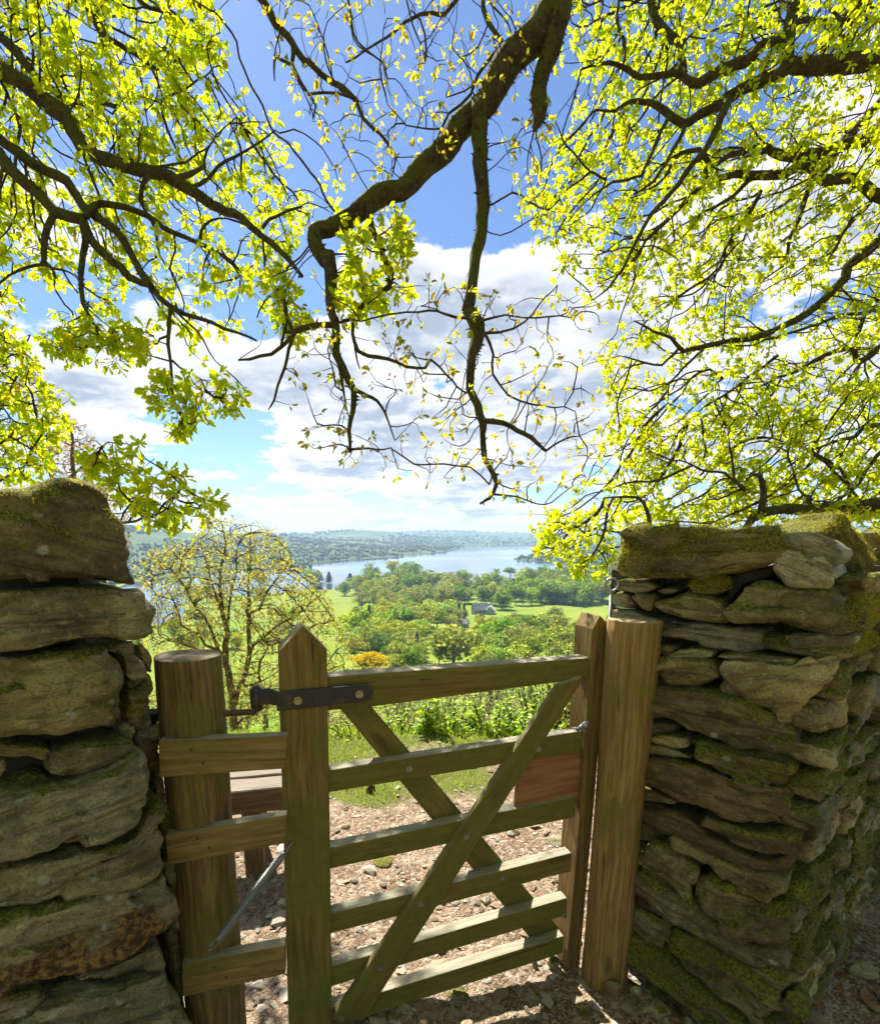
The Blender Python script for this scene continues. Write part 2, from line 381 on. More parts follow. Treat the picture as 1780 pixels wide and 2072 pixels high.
def terrain(x, y):
    x = np.asarray(x, float); y = np.asarray(y, float)
    d_ = np.hypot(x, y); de = np.where(y > 0, np.sqrt(y * y + (0.55 * x) ** 2), 0)
    prof = np.interp(de, PD, PZ)
    q = np.stack([x, y, np.zeros_like(x)], -1)
    back = np.where(y < 0, np.minimum(-y * 0.10, 25), 0)
    near = prof + back + fbm(q / 60, 3, 3) * np.minimum(d_, 300) * 0.008
    s1 = poly_dist(x, y, lake_poly); s2 = poly_dist(x, y, pond_poly); s3 = poly_dist(x, y, spit_poly)
    s1 = np.where(s3 < 0, -s3, s1)
    s = np.minimum(s1, s2)
    near = np.maximum(near, LAKE + 0.4 + np.minimum(np.maximum(s, 0), 60) * 0.03)
    near = np.where(s2 < 120, LAKE + (near - LAKE) * sstep(s2, -5, 110), near)
    far = LAKE + 0.6 + 84 * (1 - np.exp(-np.maximum(s, 0) / 1150)) * (0.86 + 0.34 * fbm(q / 1300, 9, 3)) + fbm(q / 260, 5, 3) * 7 * np.minimum(np.maximum(s, 0) / 300, 1)
    for hx, hy, hr_, ha in HILLS: far = far + ha * np.exp(-((x - hx) ** 2 + (y - hy) ** 2) / hr_ ** 2) * sstep(s, 0, 500)
    bl = sstep(d_, 820, 1150)
    z = near * (1 - bl) + far * bl
    wet = np.where(s1 < 0, s1, s2)
    return np.where(s < 0, LAKE - 0.3 - np.minimum(-s * 0.08, 6), z), s
def gz(x, y): return float(terrain(np.array([x]), np.array([y]))[0][0])
def ground_hit(px, py):                                             # where the line of sight through a pixel meets the land
    v = px_dir(px, py); h = math.hypot(v.x, v.y)
    dd = np.geomspace(2.0, 9000, 1500)
    x, y, z = v.x / h * dd, v.y / h * dd, EYE + v.z / h * dd
    tz, _ = terrain(x, y)
    k = np.argmax(z < tz)
    if not (z < tz).any(): k = 900
    return Vector((x[k], y[k], max(tz[k], LAKE)))

az = np.concatenate([np.linspace(-180, -52, 26)[:-1], np.linspace(-52, 52, 201), np.linspace(52, 180, 26)[1:-1]])
dd = np.concatenate([[0.05], np.geomspace(0.6, 9000, 230)])
AZ, DD = np.meshgrid(np.radians(az), dd)
X, Y = np.sin(AZ) * DD, np.cos(AZ) * DD
Zt, S = terrain(X, Y)
Zt = Zt - 0.03 * (DD < 9)                                            # the path's own sheet lies on top here
na, nd_ = len(az), len(dd)
idx = np.arange(na * nd_).reshape(nd_, na); nxt = np.roll(idx, -1, axis=1)
f = np.stack([idx[:-1], nxt[:-1], nxt[1:], idx[1:]], -1).reshape(-1, 4)
m, t = new_mat('meadow')
geo = t.n('ShaderNodeNewGeometry'); pos = geo.outputs['Position']
dist = t.vm('LENGTH', pos, out=1)
col = t.mix(t.ss(t.noise(pos, 0.02, 4), 0.4, 0.62), (0.12, 0.195, 0.012), (0.175, 0.22, 0.018))
col = t.mix(t.ss(t.noise(pos, 0.12, 6, 0.68), 0.45, 0.7, 0, 0.75), col, (0.21, 0.215, 0.05))
col = t.mix(t.ss(t.noise(t.map(pos, (1, 2.2, 1)), 0.05, 5, 0.65), 0.55, 0.7, 0, 0.55), col, (0.10, 0.15, 0.02))
hill = t.mix(t.ss(t.noise(pos, 0.004, 5, 0.6), 0.46, 0.66), (0.04, 0.075, 0.02), (0.105, 0.15, 0.035))
col = t.mix(t.ss(dist, 900, 1200), col, hill)
rough_ = t.mix(t.ss(t.noise(pos, 1.5, 6, 0.65), 0.4, 0.6), (0.13, 0.13, 0.03), (0.19, 0.13, 0.06))
col = t.mix(t.ss(dist, 14, 60), rough_, col)
finish(t, col, 0.95, t.noise(pos, 0.6, 6, 0.7), 0.4, 0.4, 0.1)
ter = link('terrain', np_mesh('terrain', np.stack([X, Y, Zt], -1).reshape(-1, 3), f, True), MATS['meadow'])
tag(ter, 'green valley floor and hillsides falling from the gate to the lake', kind='structure')

m, t = new_mat('lake_water')
pos = t.n('ShaderNodeNewGeometry').outputs['Position']
hgt = t.m('ADD', t.noise(t.map(pos, (0.5, 0.16, 1)), 0.55, 4, 0.6), t.m('MULTIPLY', t.noise(pos, 0.012, 3), 2.0))
finish(t, (0.035, 0.06, 0.08), t.ss(t.noise(t.map(pos, (0.3, 1.2, 1)), 0.004, 3), 0.4, 0.6, 0.03, 0.10), hgt, 0.05, 0.25, 0.5)
lk = np.array([(-2500, 300, LAKE), (4200, 300, LAKE), (4200, 7500, LAKE), (-2500, 7500, LAKE)], float)
lake = tag(link('lake', np_mesh('lake', lk, np.array([[0, 1, 2, 3]])), MATS['lake_water']), 'pale calm lake lying between wooded shores', kind='structure')

# ------------------------------------------------------------------ the worn path through the gate
def plane0(px, py): return on_plane(px, py, (0, 0, 0.0), Vector((0, 0, 1)))
GRASS = [(plane0(*p), r, a) for p, r, a in (((540, 2040), .16, .5), ((520, 1985), .12, .35), ((770, 2068), .16, .6), ((690, 1625), .22, .36), ((745, 1600), .2, .3), ((980, 1600), .25, .3), ((1040, 1640), .18, .25),
         ((690, 1560), .4, .3), ((500, 1740), .22, .4), ((900, 1560), .3, .2), ((1140, 1840), .16, .25), ((500, 1550), .4, .4))]
def grass_amount(x, y):
    q = np.stack([x, y, np.zeros_like(x)], -1)
    g = (y - 2.95) * 0.62 + fbm(q * 1.6, 31, 4) * 0.34 - 0.12
    for c, r, a in GRASS:
        g = g + a * np.exp(-((x - c.x) ** 2 + (y - c.y) ** 2) / (r * r)) * 1.6
    g = g - 0.9 * np.exp(-((x - 1.3) ** 2 + (y - 1.5) ** 2) / .6)
    g = g + 0.45 * sstep(y, 3.45, 3.85)
    return np.clip(g, 0, 1)
def path_z(x, y):
    q = np.stack([x, y, np.zeros_like(x)], -1)
    z, _ = terrain(x, y)
    bank = 0.16 * sstep(-x, 0.75, 1.5) * sstep(y, 1.0, 2.0) * sstep(-y, -3.5, -2.4)
    return z + fbm(q * 1.1, 41, 3) * 0.022 + fbm(q * 7, 43, 4) * 0.009 + bank * 0.3 + 0.012
gx, gy = np.meshgrid(np.arange(-3.4, 3.6, 0.03), np.arange(-0.2, 5.6, 0.03))
gzv = path_z(gx, gy) + np.maximum(vnoise(np.stack([gx * 38, gy * 38, gx * 0], -1), 8), 0) * 0.006
ga = grass_amount(gx, gy)
idx = np.arange(gx.size).reshape(gx.shape)
f = np.stack([idx[:-1, :-1], idx[:-1, 1:], idx[1:, 1:], idx[1:, :-1]], -1).reshape(-1, 4)
m, t = new_mat('path_soil')
pos = t.n('ShaderNodeNewGeometry').outputs['Position']
gr = t.n('ShaderNodeAttribute', attribute_name='Col').outputs[0]
wv = t.vm('ADD', pos, t.vm('SCALE', t.noise(pos, 18, 3, col=True), scale=0.05))
v1 = t.n('ShaderNodeTexVoronoi', {'Vector': wv, 'Scale': 46.0}); v2 = t.n('ShaderNodeTexVoronoi', {'Vector': wv, 'Scale': 120.0})
c1 = t.n('ShaderNodeSeparateColor', {0: v1.outputs['Color']}).outputs[0]; c2 = t.n('ShaderNodeSeparateColor', {0: v2.outputs['Color']}).outputs[1]
col = t.mix(t.ss(t.noise(pos, 4, 5, 0.6), 0.35, 0.65), (0.135, 0.09, 0.055), (0.235, 0.17, 0.115))
col = t.mix(t.ss(c1, 0.55, 0.9, 0, 0.8), col, (0.36, 0.30, 0.24))
col = t.mix(t.ss(c2, 0.6, 0.95, 0, 0.7), col, (0.42, 0.30, 0.2))
col = t.mix(t.ss(c2, 0.0, 0.25, 0.7, 0), col, (0.07, 0.045, 0.03))
turf = t.mix(t.noise(pos, 60, 4), (0.07, 0.085, 0.015), (0.15, 0.17, 0.03))
col = t.mix(t.ss(t.n('ShaderNodeSeparateColor', {0: gr}).outputs[0], 0.15, 0.55), col, turf)
hgt = t.m('SUBTRACT', t.m('MULTIPLY', t.noise(pos, 90, 4, 0.7), 0.6), t.m('ADD', v1.outputs[0], v2.outputs[0]))
finish(t, col, 0.95, hgt, 0.7, 0.012, 0.2)
path = link('path', np_mesh('path', np.stack([gx, gy, gzv], -1).reshape(-1, 3), f, True, np.repeat(ga.reshape(-1, 1), 3, 1)), MATS['path_soil'])
tag(path, 'worn stony path of brown earth and gravel through the gate', kind='structure')

# gravel, grass and fallen leaves: nobody could count them
def ico(sub):
    bm = bmesh.new(); bmesh.ops.create_icosphere(bm, subdivisions=sub, radius=1.0)
    v = np.array([x.co[:] for x in bm.verts]); f_ = np.array([[q.index for q in x.verts] for x in bm.faces]); bm.free(); return v, f_
rng = np.random.default_rng(5)
def rot_any(n):
    q = rng.normal(size=(n, 4)); q /= np.linalg.norm(q, axis=1)[:, None]
    a, b, c, d_ = q.T
    return np.stack([np.stack([1 - 2 * (c * c + d_ * d_), 2 * (b * c - a * d_), 2 * (b * d_ + a * c)], -1), np.stack([2 * (b * c + a * d_), 1 - 2 * (b * b + d_ * d_), 2 * (c * d_ - a * b)], -1),
                     np.stack([2 * (b * d_ - a * c), 2 * (c * d_ + a * b), 1 - 2 * (b * b + c * c)], -1)], 1)
iv, if_ = ico(1)
n = 9000
yy = 1.2 + 3.4 * rng.random(n) ** 1.25; xx = rng.uniform(-1, 1, n) * (0.45 + 0.5 * yy) + 0.1
keep = grass_amount(xx, yy) < 0.35 + 0.3 * rng.random(n)
xx, yy = xx[keep], yy[keep]; n = len(xx)
sz = 0.0035 + 0.011 * rng.random(n) ** 3.0 + 0.022 * (rng.random(n) < 0.05) * rng.random(n)
shp = np.stack([rng.uniform(.7, 1.7, n), rng.uniform(.7, 1.3, n), rng.uniform(.3, .7, n)], -1)
jit = 1 + 0.3 * rng.normal(size=(n, len(iv), 1)).clip(-1.2, 1.2)
ang = rng.uniform(0, 6.28, n); ca, sa = np.cos(ang), np.sin(ang)
v = iv[None] * jit * shp[:, None] * sz[:, None, None]
v = np.stack([v[..., 0] * ca[:, None] - v[..., 1] * sa[:, None], v[..., 0] * sa[:, None] + v[..., 1] * ca[:, None], v[..., 2]], -1)
v += np.stack([xx, yy, path_z(xx, yy) + sz * 0.25], -1)[:, None]
f = (if_[None] + (np.arange(n) * len(iv))[:, None, None]).reshape(-1, 3)
pal = np.array([(.36, .32, .26), (.28, .23, .17), (.42, .38, .33), (.22, .16, .10), (.33, .25, .17), (.25, .24, .2)])
gc = np.repeat(pal[rng.integers(0, len(pal), n)] * rng.uniform(.65, 1.15, (n, 1)), len(iv), 0)
m, t = new_mat('gravel_stone')
finish(t, t.mix(1.0, t.n('ShaderNodeAttribute', attribute_name='Col').outputs[0], t.mix(t.noise(t.n('ShaderNodeNewGeometry').outputs['Position'], 120, 4), (.6, .6, .6), (1.25, 1.2, 1.15)), 'MULTIPLY'), 0.9)
tag(link('gravel', np_mesh('gravel', v.reshape(-1, 3), f, False, gc), m), 'loose grey and brown gravel strewn over the path', kind='stuff')

def blades(n, xx, yy, zz, h, wd, lean, colr, name, mat, label, parent=None):
    a = rng.uniform(0, 6.28, n); ca, sa = np.cos(a), np.sin(a)
    b = rng.uniform(0, 6.28, n); l = lean * rng.random(n) * h
    tip = np.stack([xx + np.cos(b) * l, yy + np.sin(b) * l, zz + h * (1 - 0.25 * lean * rng.random(n))], -1)
    mid = np.stack([xx + np.cos(b) * l * .3, yy + np.sin(b) * l * .3, zz + h * .55], -1)
    base = np.stack([xx, yy, zz - 0.005], -1)
    side = np.stack([ca * wd, sa * wd, 0 * wd], -1)
    v = np.stack([base - side, base + side, mid + side * .8, mid - side * .8, tip], 1)
    o = (np.arange(n) * 5)[:, None]
    q = (o + np.array([[0, 1, 2, 3]])); tr = o + np.array([[3, 2, 4]])
    return tag(link(name, np_mesh(name, v.reshape(-1, 3), [q, tr], True, np.repeat(colr, 5, 0)), MATS[mat], parent), label, kind='stuff')
n = 60000
yy = 1.2 + 5.2 * rng.random(n) ** 0.9; xx = rng.uniform(-1, 1, n) * (0.4 + 0.62 * yy)
keep = grass_amount(xx, yy) > 0.25 + 0.6 * rng.random(n)
xx, yy = xx[keep], yy[keep]; n = len(xx)
h = rng.uniform(0.02, 0.065, n) * (0.6 + 0.5 * np.clip(yy - 2.6, 0, 1.6)); wd = rng.uniform(.0012, .003, n)
gcol = np.array([(1, 1, 1)]) * rng.uniform(.6, 1.15, (n, 1)) * np.where(rng.random((n, 1)) < .12, np.array([[1.2, .9, .9]]), np.array([[1, 1, 1]]))
blades(n, xx, yy, path_z(xx, yy), h, wd, 0.9, gcol, 'grass', 'grass_blade', 'short bright green grass on the bank beyond the path')
# ------------------------------------------------------------------ dry stone walls
def stone_piece(pts, U, N, depth, bulge, seed, mat, parent, M=84, name='stone', rough=1.0, org=None, grow=.0025, taper=.16):
    """pts: outline in 3-D on the wall's face; N: face normal towards the viewer; each stone is a solid of its own"""
    V = Vector((0, 0, 1)); U = Vector(U).normalized(); N = Vector(N).normalized()
    c = sum(pts, Vector()) / len(pts)
    q = np.array([((p - c).dot(U), (p - c).dot(V)) for p in pts])
    if np.sum(q[:, 0] * np.roll(q[:, 1], -1) - q[:, 1] * np.roll(q[:, 0], -1)) < 0: q = q[::-1]
    for _ in range(2):                                               # soften corners
        nx = np.roll(q, -1, 0); q = np.stack([q * .86 + nx * .14, q * .14 + nx * .86], 1).reshape(-1, 2)
    seg = np.linalg.norm(np.roll(q, -1, 0) - q, axis=1); cum = np.concatenate([[0], np.cumsum(seg)])
    tt = np.linspace(0, cum[-1], M, endpoint=False); qq = np.vstack([q, q[:1]])
    q = np.stack([np.interp(tt, cum, qq[:, 0]), np.interp(tt, cum, qq[:, 1])], -1)
    mq = q.mean(0); q -= mq
    tn = np.roll(q, -1, 0) - np.roll(q, 1, 0); tn /= np.linalg.norm(tn, axis=1)[:, None] + 1e-9
    q = q + np.stack([tn[:, 1], -tn[:, 0]], -1) * grow
    cov = q.T @ q; ev, evec = np.linalg.eigh(cov); ax = evec[:, 1]
    if ax[0] < 0: ax = -ax
    if abs(ax[1]) > 0.75: ax = np.array([1.0, 0.0])
    r2 = np.array([[ax[0], ax[1]], [-ax[1], ax[0]]]); q = q @ r2.T
    hu, hv = np.abs(q).max(0); hm = min(hu, hv)
    prof = [(.97, 1.0), (.84, 1.0), (.72, .995), (.6, .99), (.49, .98), (.39, .965), (.3, .945), (.22, .91), (.15, .86), (.09, .77), (.045, .58), (.015, .3), (0, 0), (0, -.018 / max(bulge, .001)), (.03, -.05 / max(bulge, .001)), (.10, -.5 * depth / bulge), (taper, -depth / bulge)]
    rings = []
    for k, b in prof:
        rings.append(np.stack([q[:, 0] * (1 - k * hm / hu), np.full(M, -b * bulge), q[:, 1] * (1 - k * hm / hv)], -1))
    v = np.concatenate(rings); nr = len(prof)
    idx = np.arange(nr * M).reshape(nr, M); nx = np.roll(idx, -1, 1)
    f = np.stack([idx[:-1], idx[1:], nx[1:], nx[:-1]], -1).reshape(-1, 4)
    me0 = np_mesh('tmp', v, [f], True); nr_ = np.zeros(len(v) * 3, np.float32); me0.vertices.foreach_get('normal', nr_); nr_ = nr_.reshape(-1, 3); bpy.data.meshes.remove(me0)
    s = seed * 3.17
    lump = fbm(v * 8 + s, seed, 4); strata = fbm(v * np.array([3.2, 5, 34]) + s, seed + 3, 3); fine = fbm(v * 42 + s, seed + 5, 3)
    crag = np.abs(fbm(v * np.array([7, 10, 16]) + s + 9, seed + 8, 3))
    sc_ = min(1.0, hm / 0.05)
    rf_ = np.random.default_rng(seed)                                # split faces: patches of slightly tilted planes with sharp steps between
    nf = int(np.clip(hu * hv * 900, 4, 22)); sd_ = np.stack([rf_.uniform(-hu, hu, nf), np.zeros(nf), rf_.uniform(-hv, hv, nf)], -1)
    wq = v + .010 * np.stack([fbm(v * 20 + s, seed + 21, 2), 0 * lump, fbm(v * 20 + s + 5, seed + 22, 2)], -1)
    dfc = ((wq[:, None, [0, 2]] - sd_[None][:, :, [0, 2]]) * np.array([.55, 1.6])); near_ = np.argmin((dfc ** 2).sum(-1), 1)
    tilt = rf_.normal(size=(nf, 2)) * np.array([.05, .16]); offs = rf_.uniform(-.010, .010, nf)
    facet = offs[near_] + (v[:, 0] - sd_[near_, 0]) * tilt[near_, 0] + (v[:, 2] - sd_[near_, 2]) * tilt[near_, 1]
    facet = np.clip(facet, -.02, .016) * (nr_[:, 1] < -.25)
    dsp = (lump * .008 + np.sign(strata) * np.abs(strata) ** .5 * .006 + fine * .003 - (crag - .25) * .012 + facet) * sc_ * rough
    v = v + nr_ * dsp[:, None]
    capv = np.array([v[:M].mean(0)]); v = np.vstack([v, capv]); ci = len(v) - 1
    cap = np.stack([np.full(M, ci), idx[0], nx[0]], -1)
    back = idx[-1][::-1].reshape(1, M)
    me = np_mesh(name, v, [f, cap, back], True)
    X_ = U * ax[0] + V * ax[1]; Z_ = V * ax[0] - U * ax[1]; Y_ = -N
    Mx = Matrix((X_, Y_, Z_)).transposed().to_4x4()
    qm = c + U * float(mq[0]) + V * float(mq[1])
    Mx.translation = org if org is not None else qm
    return link(name, me, MATS[mat], parent, Mx)

WD = Vector((0.768, 0.640, 0.0))                                     # both walls run this way
WN = Vector((0.640, -0.768, 0.0))                                    # their faces towards the camera
WP = Vector((-0.70, 1.18, 0.0))                                      # near corner of the left wall
left = empty('dry_stone_wall', (-0.9, 1.15, 0))
tag(left, 'tall dry stone wall of thick layered slate slabs beside the wooden hinge post', 'stone wall', 'dry stone walls at the gateway')
Z5 = zoom(0, 1850, 800, 1441.0); Z6 = zoom(0, 2950, 800, 1446.0)
def wall_stone(zf, pts, mat, off=0.0, depth=.26, bulge=.03, seed=1, parent=left, p0=WP, nrm=WN, u=WD, rough=1.0, grow=.0025):
    p3 = [on_plane(*zf(*p), p0 + nrm * off, nrm) for p in pts]
    return stone_piece(p3, u, nrm, depth, bulge, seed, mat, parent, rough=rough, grow=grow)
LS = [
 (Z5, [(-140,140),(-40,130),(180,150),(330,110),(480,95),(600,110),(700,160),(780,215),(840,370),(900,520),(930,650),(965,770),(980,880),(900,892),(760,862),(560,850),(330,845),(100,850),(-140,860)], 'slate_moss', .02, .3, .05, .9),
 (Z5, [(-140,910),(-40,900),(250,895),(520,900),(720,885),(950,900),(1050,905),(1080,980),(1110,1080),(1070,1160),(1085,1240),(980,1272),(780,1280),(600,1300),(400,1325),(200,1350),(-140,1385)], 'slate', .015, .3, .045, 1.3),
 (Z5, [(-140,1410),(-40,1395),(200,1370),(450,1335),(620,1325),(780,1330),(830,1420),(850,1560),(860,1700),(830,1850),(700,1900),(500,1945),(250,1968),(-140,2010)], 'slate_moss', .0, .3, .04, 1.2),
 (Z6, [(350,180),(430,60),(600,10),(900,0),(945,40),(930,110),(880,180),(760,210),(620,260),(480,275),(380,230)], 'slate', -.01, .25, .03, 1),
 (Z6, [(-120,15),(150,20),(300,30),(380,70),(330,150),(200,110),(80,120),(-120,100)], 'slate_mossy', -.04, .25, .03, 1),
 (Z6, [(-120,140),(50,150),(62,220),(0,262),(-120,270)], 'slate_buff', -.03, .25, .03, 1),
 (Z6, [(190,240),(300,230),(410,320),(330,345),(150,360),(60,330)], 'slate_mossy', -.06, .2, .02, 1),
 (Z6, [(-140,425),(200,372),(500,312),(750,242),(900,150),(980,100),(1060,110),(1090,200),(1080,330),(1020,500),(1000,620),(900,690),(700,750),(450,802),(200,852),(-140,905)], 'slate_grey', .02, .3, .045, 1.2),
 (Z6, [(-140,925),(250,875),(500,835),(760,785),(900,725),(1000,645),(1090,490),(1170,430),(1190,520),(1140,640),(1150,800),(1100,960),(1000,1010),(800,1072),(600,1105),(380,1155),(150,1212),(-140,1262)], 'slate', -.005, .3, .03, 1.2),
 (Z6, [(-140,1310),(100,1242),(350,1185),(600,1125),(850,1075),(1100,1015),(1180,980),(1230,1100),(1250,1230),(1200,1330),(1050,1430),(850,1560),(600,1640),(350,1712),(100,1762),(-140,1815)], 'slate_orange', .01, .3, .04, 1.3),
 (Z6, [(500,1702),(700,1642),(900,1562),(1150,1442),(1190,1500),(1190,1630),(1100,1680),(950,1652),(800,1692),(620,1722)], 'slate', -.015, .26, .03, 1),
 (Z6, [(-140,1860),(150,1795),(260,1765),(330,1840),(250,1900),(80,1980),(-140,2010)], 'slate', -.02, .26, .03, 1),
 (Z6, [(-140,2060),(200,1955),(450,1865),(750,1785),(1000,1722),(1180,1655),(1240,1750),(1230,1870),(1100,1950),(900,2005),(700,2062),(400,2120),(-140,2190)], 'slate_grey', .0, .3, .035, 1),
 (Z6, [(550,2100),(900,2015),(1150,1945),(1290,1885),(1340,2000),(1390,2150),(1390,2260),(600,2260)], 'slate', -.01, .3, .03, 1),
 (Z6, [(-140,2210),(400,2135),(560,2110),(590,2260),(300,2330),(-140,2360)], 'slate', -.01, .3, .03, 1),
]
for i, (zf, pts, mt, off, dp, bl, rg) in enumerate(LS):
    wall_stone(zf, pts, mt, off, dp, bl, 11 + i * 7, rough=min(rg, 1.0), grow=-.001)
# the wall end towards the gate, set back from the corner
EN = Vector((0.75, -0.66, 0)).normalized(); EU = Vector((0.66, 0.75, 0))
for i, (zf, pts, mt, y) in enumerate([
 (Z5, [(640,1305),(800,1298),(930,1288),(980,1380),(1040,1480),(1030,1520),(930,1540),(890,1450),(840,1360)], 'slate_buff', 1.27),
 (Z5, [(935,1290),(1030,1340),(1090,1430),(1095,1500),(1050,1515),(1000,1420)], 'slate_moss', 1.33),
 (Z5, [(860,1545),(960,1555),(1060,1530),(1090,1600),(960,1640),(870,1630)], 'slate_buff', 1.30),
 (Z5, [(865,1640),(960,1640),(1085,1580),(1098,1660),(1000,1780),(940,1890),(880,1830)], 'slate_mossy', 1.27),
 (Z5, [(970,1790),(1060,1745),(1062,1850),(990,1960),(945,1930)], 'slate_grey', 1.31),
 (Z5, [(1000,1900),(1150,1890),(1155,1965),(1080,2045),(960,2000)], 'slate_buff', 1.37),
 (Z5, [(860,1850),(940,1900),(950,2000),(930,2090),(820,2050),(820,1900)], 'slate', 1.24),
 (Z6, [(930,20),(1040,-10),(1090,60),(1140,150),(1110,230),(1060,110),(960,100)], 'slate_red', 1.33),
 (Z6, [(1090,200),(1150,200),(1150,300),(1190,420),(1100,470),(1080,330)], 'slate_moss', 1.34),
 (Z6, [(1110,470),(1190,440),(1240,640),(1230,760),(1160,820),(1140,640)], 'slate_mossy', 1.33),
 (Z6, [(1150,820),(1215,780),(1250,940),(1240,1060),(1160,980)], 'slate_moss', 1.33),
 (Z6, [(1195,960),(1262,940),(1285,1050),(1300,1310),(1225,1360),(1245,1200)], 'slate_grey', 1.35),
 (Z6, [(1190,1350),(1300,1320),(1330,1600),(1300,1900),(1235,1760),(1190,1500)], 'slate_buff', 1.37),
 (Z6, [(1235,1790),(1310,1890),(1400,2120),(1330,2200),(1250,1960)], 'slate_moss', 1.35)]):
    stone_piece([P(*zf(*p), y) for p in pts], EU, EN, .25, .03, 200 + i * 5, mt, left)
# footing courses that carry them
rf2 = random.Random(31)
for r_, (z0, z1) in enumerate(((-.02, .12), (.125, .235))):
    u = -1.25
    while u < -.08:
        ww = min(rf2.uniform(.28, .45), -u)
        b0 = WP + WD * u + WN * rf2.uniform(-.01, .02)
        stone_piece([b0 + WD * (x * ww) + Vector((0, 0, z0 + yv * (z1 - z0) + rf2.uniform(-.008, .008))) for x, yv in ((.02, .1), (.5, 0), (.97, .08), (1, .6), (.95, .95), (.5, 1), (.05, .92), (0, .5))], WD, WN, .28, .03, 260 + int(u * 40) + r_ * 9, rf2.choice(['slate', 'slate_moss']), left, M=40)
        u += ww + .006
# rough fill inside the wall: one dark core behind the face stones
def fill_block(name, corners, z0, z1, parent):
    bm = bmesh.new()
    lo = [bm.verts.new((x, y, z0)) for x, y in corners]; hi = [bm.verts.new((x, y, z1)) for x, y in corners]
    n = len(corners)
    for i in range(n): bm.faces.new((lo[i], lo[(i + 1) % n], hi[(i + 1) % n], hi[i]))
    bm.faces.new(hi); bm.faces.new(lo[::-1])
    bmesh.ops.recalc_face_normals(bm, faces=bm.faces)
    o = link(name, bm_mesh(name, bm), MATS['wall_fill'], parent); o['kind'] = 'stuff'
    return o
a = WP - WN * .10 - WD * .02; b = a - WD * 1.3
fill_block('wall_core', [(a.x, a.y), (b.x, b.y), (b.x - WN.x * .3, b.y - WN.y * .3), (a.x - WN.x * .22 + .05, a.y - WN.y * .22 + .1)], -.05, 1.5, left)

